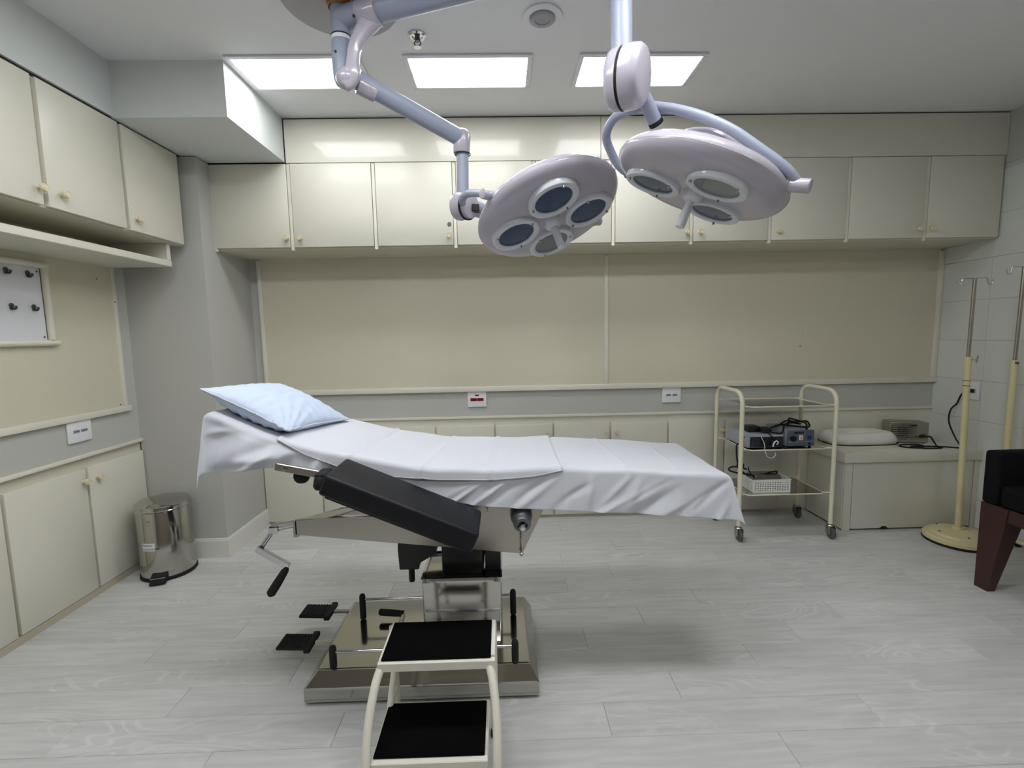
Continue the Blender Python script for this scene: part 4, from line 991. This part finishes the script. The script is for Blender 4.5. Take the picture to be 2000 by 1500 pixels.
o = obj('hanging_cable', B().tube(spline([(1.452, -.36, zs + .012), (1.430, -.36, zs + .012), (1.424, -.37, zs - .03), (1.436, -.36, zs - .09), (1.47, -.34, zs - .15), (1.510, -.33, zs - .185), (1.55, -.33, zs - .190), (1.62, -.33, zs - .186), (1.68, -.32, zs - .176), (1.715, -.31, zs - .178), (1.70, -.32, zs - .192), (1.64, -.33, zs - .198), (1.575, -.345, zs - .196), (1.50, -.37, zs - .172), (1.43, -.385, zs - .158), (1.375, -.385, zs - .140), (1.385, -.38, zs - .122), (1.44, -.375, zs - .122), (1.49, -.37, zs - .140)], 8), .005, 8)
         .tube(spline([(1.510, -.35, zs - .13), (1.520, -.35, zs - .165), (1.545, -.36, zs - .195), (1.565, -.365, zs - .200)], 6), .0036, 8).box((1.428, -.392, zs - .132), (1.466, -.360, zs - .098), .006), 'rubber', None, 60)
tag(o, 'black power cord hanging from the trolley unit into the basket', 'cable')
# basket
bk = root('plastic_basket', (1.62, -.31, .284), 'white perforated plastic basket on the bottom trolley shelf', 'basket')
q0, q1, w0, w1, e0, e1 = 1.508, 1.738, -.415, -.225, .2835, .362
obj('basket_floor', B().box((q0, w0, e0), (q1, w1, e0 + .004), .001), 'basket', bk)
def lattice(P0, du, L, nh, name):
    # perforated wall: solid strips between punched rows of slots
    b = B(); P0 = Vector(P0); du = Vector(du); up = Vector((0, 0, 1)); nm = du.cross(up) * .0025
    H = e1 - e0
    def bar(u0, u1, z0, z1):
        a = [P0 + du * u0 + up * z0, P0 + du * u1 + up * z0, P0 + du * u1 + up * z1, P0 + du * u0 + up * z1]
        b.put([p for p in a] + [p + nm for p in a], [(0, 1, 2, 3), (7, 6, 5, 4), (0, 4, 5, 1), (1, 5, 6, 2), (2, 6, 7, 3), (3, 7, 4, 0)])
    nr = 5; rows_ = [(.012 + i * .0112, .012 + i * .0112 + .006) for i in range(nr)]
    zprev = 0
    for (a, c) in rows_: bar(0, L, zprev, a); zprev = c
    bar(0, L, zprev, H)
    pit = (L - .018) / nh
    for (a, c) in rows_:
        u = 0; 
        bar(0, .009 + pit * .18, a, c)
        for k in range(nh - 1): bar(.009 + pit * (k + .82), .009 + pit * (k + 1.18), a, c)
        bar(.009 + pit * (nh - .18), L, a, c)
    return obj(name, b, 'basket', bk)
lattice((q0, w0, e0), (1, 0, 0), q1 - q0, 14, 'basket_wall'); lattice((q0, w1 - .0025, e0), (1, 0, 0), q1 - q0, 14, 'basket_wall')
lattice((q0, w0, e0), (0, 1, 0), w1 - w0, 11, 'basket_wall'); lattice((q1 - .0025, w0, e0), (0, 1, 0), w1 - w0, 11, 'basket_wall')
b = B()
for (a, c) in (((q0 - .005, w0 - .005, e1 - .004), (q1 + .005, w0 + .001, e1 + .002)), ((q0 - .005, w1 - .001, e1 - .004), (q1 + .005, w1 + .005, e1 + .002)), ((q0 - .005, w0 + .001, e1 - .004), (q0 + .001, w1 - .001, e1 + .002)), ((q1 - .001, w0 + .001, e1 - .004), (q1 + .005, w1 - .001, e1 + .002))): b.box(a, c, .001)
obj('rim', b, 'basket', bk)
o = obj('steel_tray', B().box((1.545, -.375, .2885), (1.706, -.262, .374), .004), 'brushed', None); tag(o, 'grey metal box inside the white basket', 'box')
o = obj('plastic_bag', B().lathe([(0, 0), (.034, .002), (.042, .018), (.036, .040), (.022, .054), (.026, .062), (0, .060)], (1.800, -.24, .2838), (0, 0, 1), 9), 'tube', None, 30); tag(o, 'crumpled clear bag beside the white basket', 'bag')

# ------------------------------------------------------------------ bench in the right corner
bc = root('bench', (2.53, -.19, 0), 'low cream boxed bench in the right corner', 'bench')
obj('top', B().box((2.098, -.376, .442), (XR - .001, -.006, .505), .003, 2), 'cream', bc, 40)
obj('body', B().box((2.120, -.350, .008), (XR - .001, -.006, .441)), 'cream_edge', bc)
obj('front_panel', B().box((2.168, -.358, .012), (2.930, -.3503, .438), .001), 'cream', bc)
obj('corner_post', B().box((2.116, -.3585, .001), (2.164, -.3502, .4415), .001), 'cream', bc)
obj('corner_post', B().box((2.936, -.3585, .001), (XR - .001, -.3502, .4415), .001), 'cream', bc)
obj('side_panel', B().box((2.112, -.349, .012), (2.1195, -.010, .4415), .001), 'cream', bc)
obj('chipped_edge', B().prism([(2.35, .010), (2.41, .010), (2.40, .022), (2.375, .026)], 1, -.3590, -.3570), 'ink', bc)

zb = .5052
def cover():
    # padded board under a gathered white cover
    P = []
    x0, x1, y0, y1 = 2.11, 2.565, -.275, -.035
    nu, nv = 60, 36
    for i in range(nu + 1):
        a = 2 * math.pi * i / nu; row = []
        for j in range(nv + 1):
            t = j / nv                      # 0 centre top .. 1 bottom rim
            q = lambda v, e: math.copysign(abs(v) ** e, v)
            if t < .55: rr = t / .55 * .86; z = .100 - .014 * (t / .55) ** 3 - .012 * math.exp(-((rr - .45) / .2) ** 2)
            else:
                k = (t - .55) / .45; rr = .86 + .14 * math.sin(k * math.pi * .80) ; z = .086 * (1 - k) + .018 * k
            wv = 1 + .040 * math.sin(a * 17) * max(0, t - .5) + .026 * math.sin(a * 29 + 1) * max(0, t - .5)
            x = (x0 + x1) / 2 + q(math.cos(a), .72) * (x1 - x0) / 2 * rr * wv; yv = (y0 + y1) / 2 + q(math.sin(a), .72) * (y1 - y0) / 2 * rr * wv
            row.append((x, yv, zb + z + .002 * math.sin(a * 9 + t * 5) * t))
        P.append(row)
    r = root('padded_board', (2.355, -.155, zb), 'flat pad in a gathered white cover lying on the bench', 'pad')
    obj('cover', B().grid(P), 'linen', r, 60)
    pts = [((x0 + x1) / 2 + math.copysign(abs(math.cos(a)) ** .6, math.cos(a)) * (x1 - x0) / 2 * 1.0, (y0 + y1) / 2 + math.copysign(abs(math.sin(a)) ** .6, math.sin(a)) * (y1 - y0) / 2) for a in [2 * math.pi * k / 40 for k in range(40)]]
    obj('board', B().prism(pts, 2, zb + .0005, zb + .016), 'enamel', r, 30)
    obj('dark_edge', B().tube([(p[0], p[1], zb + .0185) for p in pts] + [(pts[0][0], pts[0][1], zb + .0185)], .003, 6), 'rubber', r, 60)
cover()
ap = root('steel_heater', (2.70, -.10, zb), 'small stainless box with louvred side on the bench', 'device')
Rz = Matrix.Translation((2.690, -.115, zb)) @ Matrix.Rotation(math.radians(-14), 4, 'Z')
obj('casing', B(Rz).box((-.108, -.055, .006), (.108, .055, .140), .004, 2), 'brushed', ap, 40)
for k in range(7):
    obj('louvre', B(Rz).box((-.098, -.0585, .026 + k * .0135), (-.060, -.055, .031 + k * .0135), .001), 'chrome', ap)
    obj('louvre', B(Rz).box((-.052, -.0585, .026 + k * .0135), (-.014, -.055, .031 + k * .0135), .001), 'chrome', ap)
    if k < 6: obj('louvre', B(Rz).box((-.006, -.0585, .026 + k * .0135), (.032, -.055, .031 + k * .0135), .001), 'chrome', ap)
obj('switch', B(Rz).box((.008, -.060, .116), (.040, -.055, .126), .002), 'black', ap)
obj('inlet', B(Rz).box((.062, -.066, .042), (.084, -.055, .058), .003), 'black', ap)
for q in ((-.09, -.04), (.09, -.04), (-.09, .04), (.09, .04)): obj('foot', B(Rz).cyl((q[0], q[1], .0003), (q[0], q[1], .007), .007, 10), 'rubber', ap)
zz = zb + .0052
o = obj('heater_cord', B().tube(spline([(2.752, -.205, zb + .050), (2.775, -.215, zb + .052), (2.785, -.225, zb + .03), (2.770, -.270, zz), (2.755, -.320, zz), (2.66, -.325, zz), (2.565, -.290, zz), (2.545, -.255, zz), (2.57, -.235, zz + .004), (2.645, -.245, zz + .006), (2.680, -.262, zz + .004), (2.665, -.285, zz), (2.60, -.278, zz), (2.63, -.262, zz), (2.74, -.282, zz), (2.80, -.300, zz), (2.86, -.335, zz), (2.878, -.325, zz), (2.886, -.27, zz + .05), (2.905, -.200, zz + .14), (2.935, -.175, zz + .215), (2.948, -.20, zz + .26), (2.950, -.22, zz + .315), (2.944, -.255, zz + .345), (2.944, -.280, zb + .358)], 8), .0048, 8)
         .box((2.9385, -.300, zb + .347), (2.9535, -.270, zb + .369), .004, 2), 'rubber', None, 60)
tag(o, 'black cord coiled on the bench and plugged into the tiled wall', 'cable')

# ------------------------------------------------------------------ drip stands
iv = root('drip_stand', (2.675, -.54, 0), 'cream drip stand with round base in front of the bench', 'stand', 'drip stands by the tiled wall')
PXI, PYI = 2.678, -.540
obj('base_rim', B().lathe([(0, .001), (.160, .001), (.164, .006), (.162, .015), (0, .015)], (PXI, PYI, 0), (0, 0, 1), 56), 'rubber', iv, 40)
bs = obj('base', B().lathe([(.161, .0155), (.160, .034), (.150, .044), (.132, .048), (.124, .060), (.10, .066), (.05, .070), (.028, .076), (.024, .090), (0, .090)], (PXI, PYI, 0), (0, 0, 1), 56), 'ivcream', iv, 30)
for k in range(5):
    a = .6 + k * 2 * math.pi / 5
    obj('bolt', B().lathe([(0, .005), (.005, .004), (.006, 0)], (PXI + .108 * math.cos(a), PYI + .108 * math.sin(a), .0635), (0, 0, 1), 10), 'iron', bs, 40)
ptop = Vector((2.675, -.518, 1.093))
obj('lower_tube', B().cyl((PXI, PYI, .06), ptop, .0165, 20), 'ivcream', iv, 40)
obj('upper_rod', B().cyl(ptop - Vector((0, 0, .02)), (2.677, -.518, 1.532), .0095, 16), 'brushed', iv, 40)
obj('clamp_screw', B().tube([ptop + Vector((.014, 0, -.018)), ptop + Vector((.046, -.004, -.016))], .0045, 10).tube([ptop + Vector((.046, -.004, -.036)), ptop + Vector((.052, -.006, .006))], .0045, 10), 'chrome', iv, 40)
def hooks(par, c, a, both=True):
    c = Vector(c); d = Vector((math.cos(a), math.sin(a), 0))
    for s_ in (1, -1):
        b = B().tube(spline([c, c + d * s_ * .035 + Vector((0, 0, .003)), c + d * s_ * .055, c + d * s_ * .060 - Vector((0, 0, .028)), c + d * s_ * .069 - Vector((0, 0, .036)), c + d * s_ * .078 - Vector((0, 0, .028)), c + d * s_ * .080 - Vector((0, 0, .008))], 6), .0032, 8)
        obj('hook', b, 'chrome', par, 60)
hooks(iv, (2.677, -.518, 1.534), -.35)
obj('height_marks', B().lathe([(.0168, 0), (.0171, .0005), (.0171, .003), (.0168, .0035)], (2.6753, -.5205, .955), (0, 0, 1), 20).lathe([(.0168, 0), (.0171, .0005), (.0171, .003), (.0168, .0035)], (2.6754, -.5212, .925), (0, 0, 1), 20), 'ink', iv)
iv2 = root('drip_stand', (2.86, -.60, 0), 'cream drip stand at the right picture edge behind the chair', 'stand', 'drip stands by the tiled wall')
cx_, cy_ = 2.862, -.598
obj('lower_tube', B().cyl((cx_, cy_, .05), (cx_, cy_, 1.075), .0165, 20), 'ivcream', iv2, 40)
obj('upper_rod', B().cyl((cx_, cy_, 1.05), (cx_ + .006, cy_, 1.585), .0095, 16), 'brushed', iv2, 40)
obj('clamp_screw', B().tube([(cx_ - .008, cy_ - .014, 1.062), (cx_ - .014, cy_ - .030, 1.060)], .006, 10), 'iron', iv2, 40)
hooks(iv2, (cx_ + .006, cy_, 1.585), -.25)
for (dx, dy) in ((.065, -.20), (.060, .13), (.085, -.03)):
    lg = obj('foot', B().tube([(cx_, cy_, .062), (cx_ + dx * .5, cy_ + dy * .5, .050), (cx_ + dx, cy_ + dy, .026)], .012, 12), 'ivcream', iv2, 60)
    obj('glide', B().cyl((cx_ + dx, cy_ + dy, .0005), (cx_ + dx, cy_ + dy, .024), .012, 12), 'rubber', lg)
obj('hub', B().lathe([(0, .045), (.026, .045), (.028, .07), (.02, .085), (0, .085)], (cx_, cy_, 0), (0, 0, 1), 20), 'ivcream', iv2, 40)

# ------------------------------------------------------------------ armchair at the right edge
ch = root('armchair', (2.6, -1.3, 0), 'black upholstered armchair with mahogany legs, cut by the right edge', 'chair')
fx, fy, wY, dX = 2.300, -1.005, .60, .58
obj('seat_cushion', B().box((fx + .004, fy - wY + .085, .428), (fx + dX - .08, fy - .075, .530), .022, 3), 'fabric', ch, 40)
for (a, c) in ((fy - .072, fy), (fy - wY, fy - wY + .072)):
    obj('armrest', B().box((fx - .002, a, .426), (fx + dX, c, .682), .016, 3), 'fabric', ch, 40)
obj('backrest', B().box((fx + dX - .10, fy - wY + .074, .428), (fx + dX, fy - .074, .86), .02, 3), 'fabric', ch, 40)
obj('seat_rail', B().box((fx + .006, fy - wY + .05, .362), (fx + .034, fy - .05, .4265), .003), 'mahogany', ch)
obj('seat_rail', B().box((fx + dX - .034, fy - wY + .05, .362), (fx + dX - .006, fy - .05, .4265), .003), 'mahogany', ch)
obj('seat_rail', B().box((fx + .04, fy - .034, .362), (fx + dX - .04, fy - .006, .4265), .003), 'mahogany', ch)
obj('seat_rail', B().box((fx + .04, fy - wY + .006, .362), (fx + dX - .04, fy - wY + .034, .4265), .003), 'mahogany', ch)
def leg(x0, x1, ya, yb, xi, yi):
    # square at the top, tapering on the inner sides
    t = .427; vs = []
    for z, k in ((t, 0.0), (.36, .12), (.0, 1.0)):
        ax0, ax1 = (x0, x1 - .055 * k) if xi > 0 else (x0 + .055 * k, x1)
        by0_, by1_ = (ya + .060 * k, yb) if yi < 0 else (ya, yb - .060 * k)
        vs += [(ax0, by0_, z), (ax1, by0_, z), (ax1, by1_, z), (ax0, by1_, z)]
    fs = [(0, 1, 2, 3), (11, 10, 9, 8)]
    for r_ in (0, 4):
        for k in range(4): fs.append((r_ + k, r_ + (k + 1) % 4, r_ + 4 + (k + 1) % 4, r_ + 4 + k))
    obj('leg', B().put(vs, fs), 'mahogany', ch)
leg(fx + .002, fx + .095, fy - .125, fy - .002, 1, -1)
leg(fx + dX - .11, fx + dX - .002, fy - .125, fy - .002, -1, -1)
leg(fx + .002, fx + .11, fy - wY + .002, fy - wY + .125, 1, 1)
leg(fx + dX - .11, fx + dX - .002, fy - wY + .002, fy - wY + .125, -1, 1)
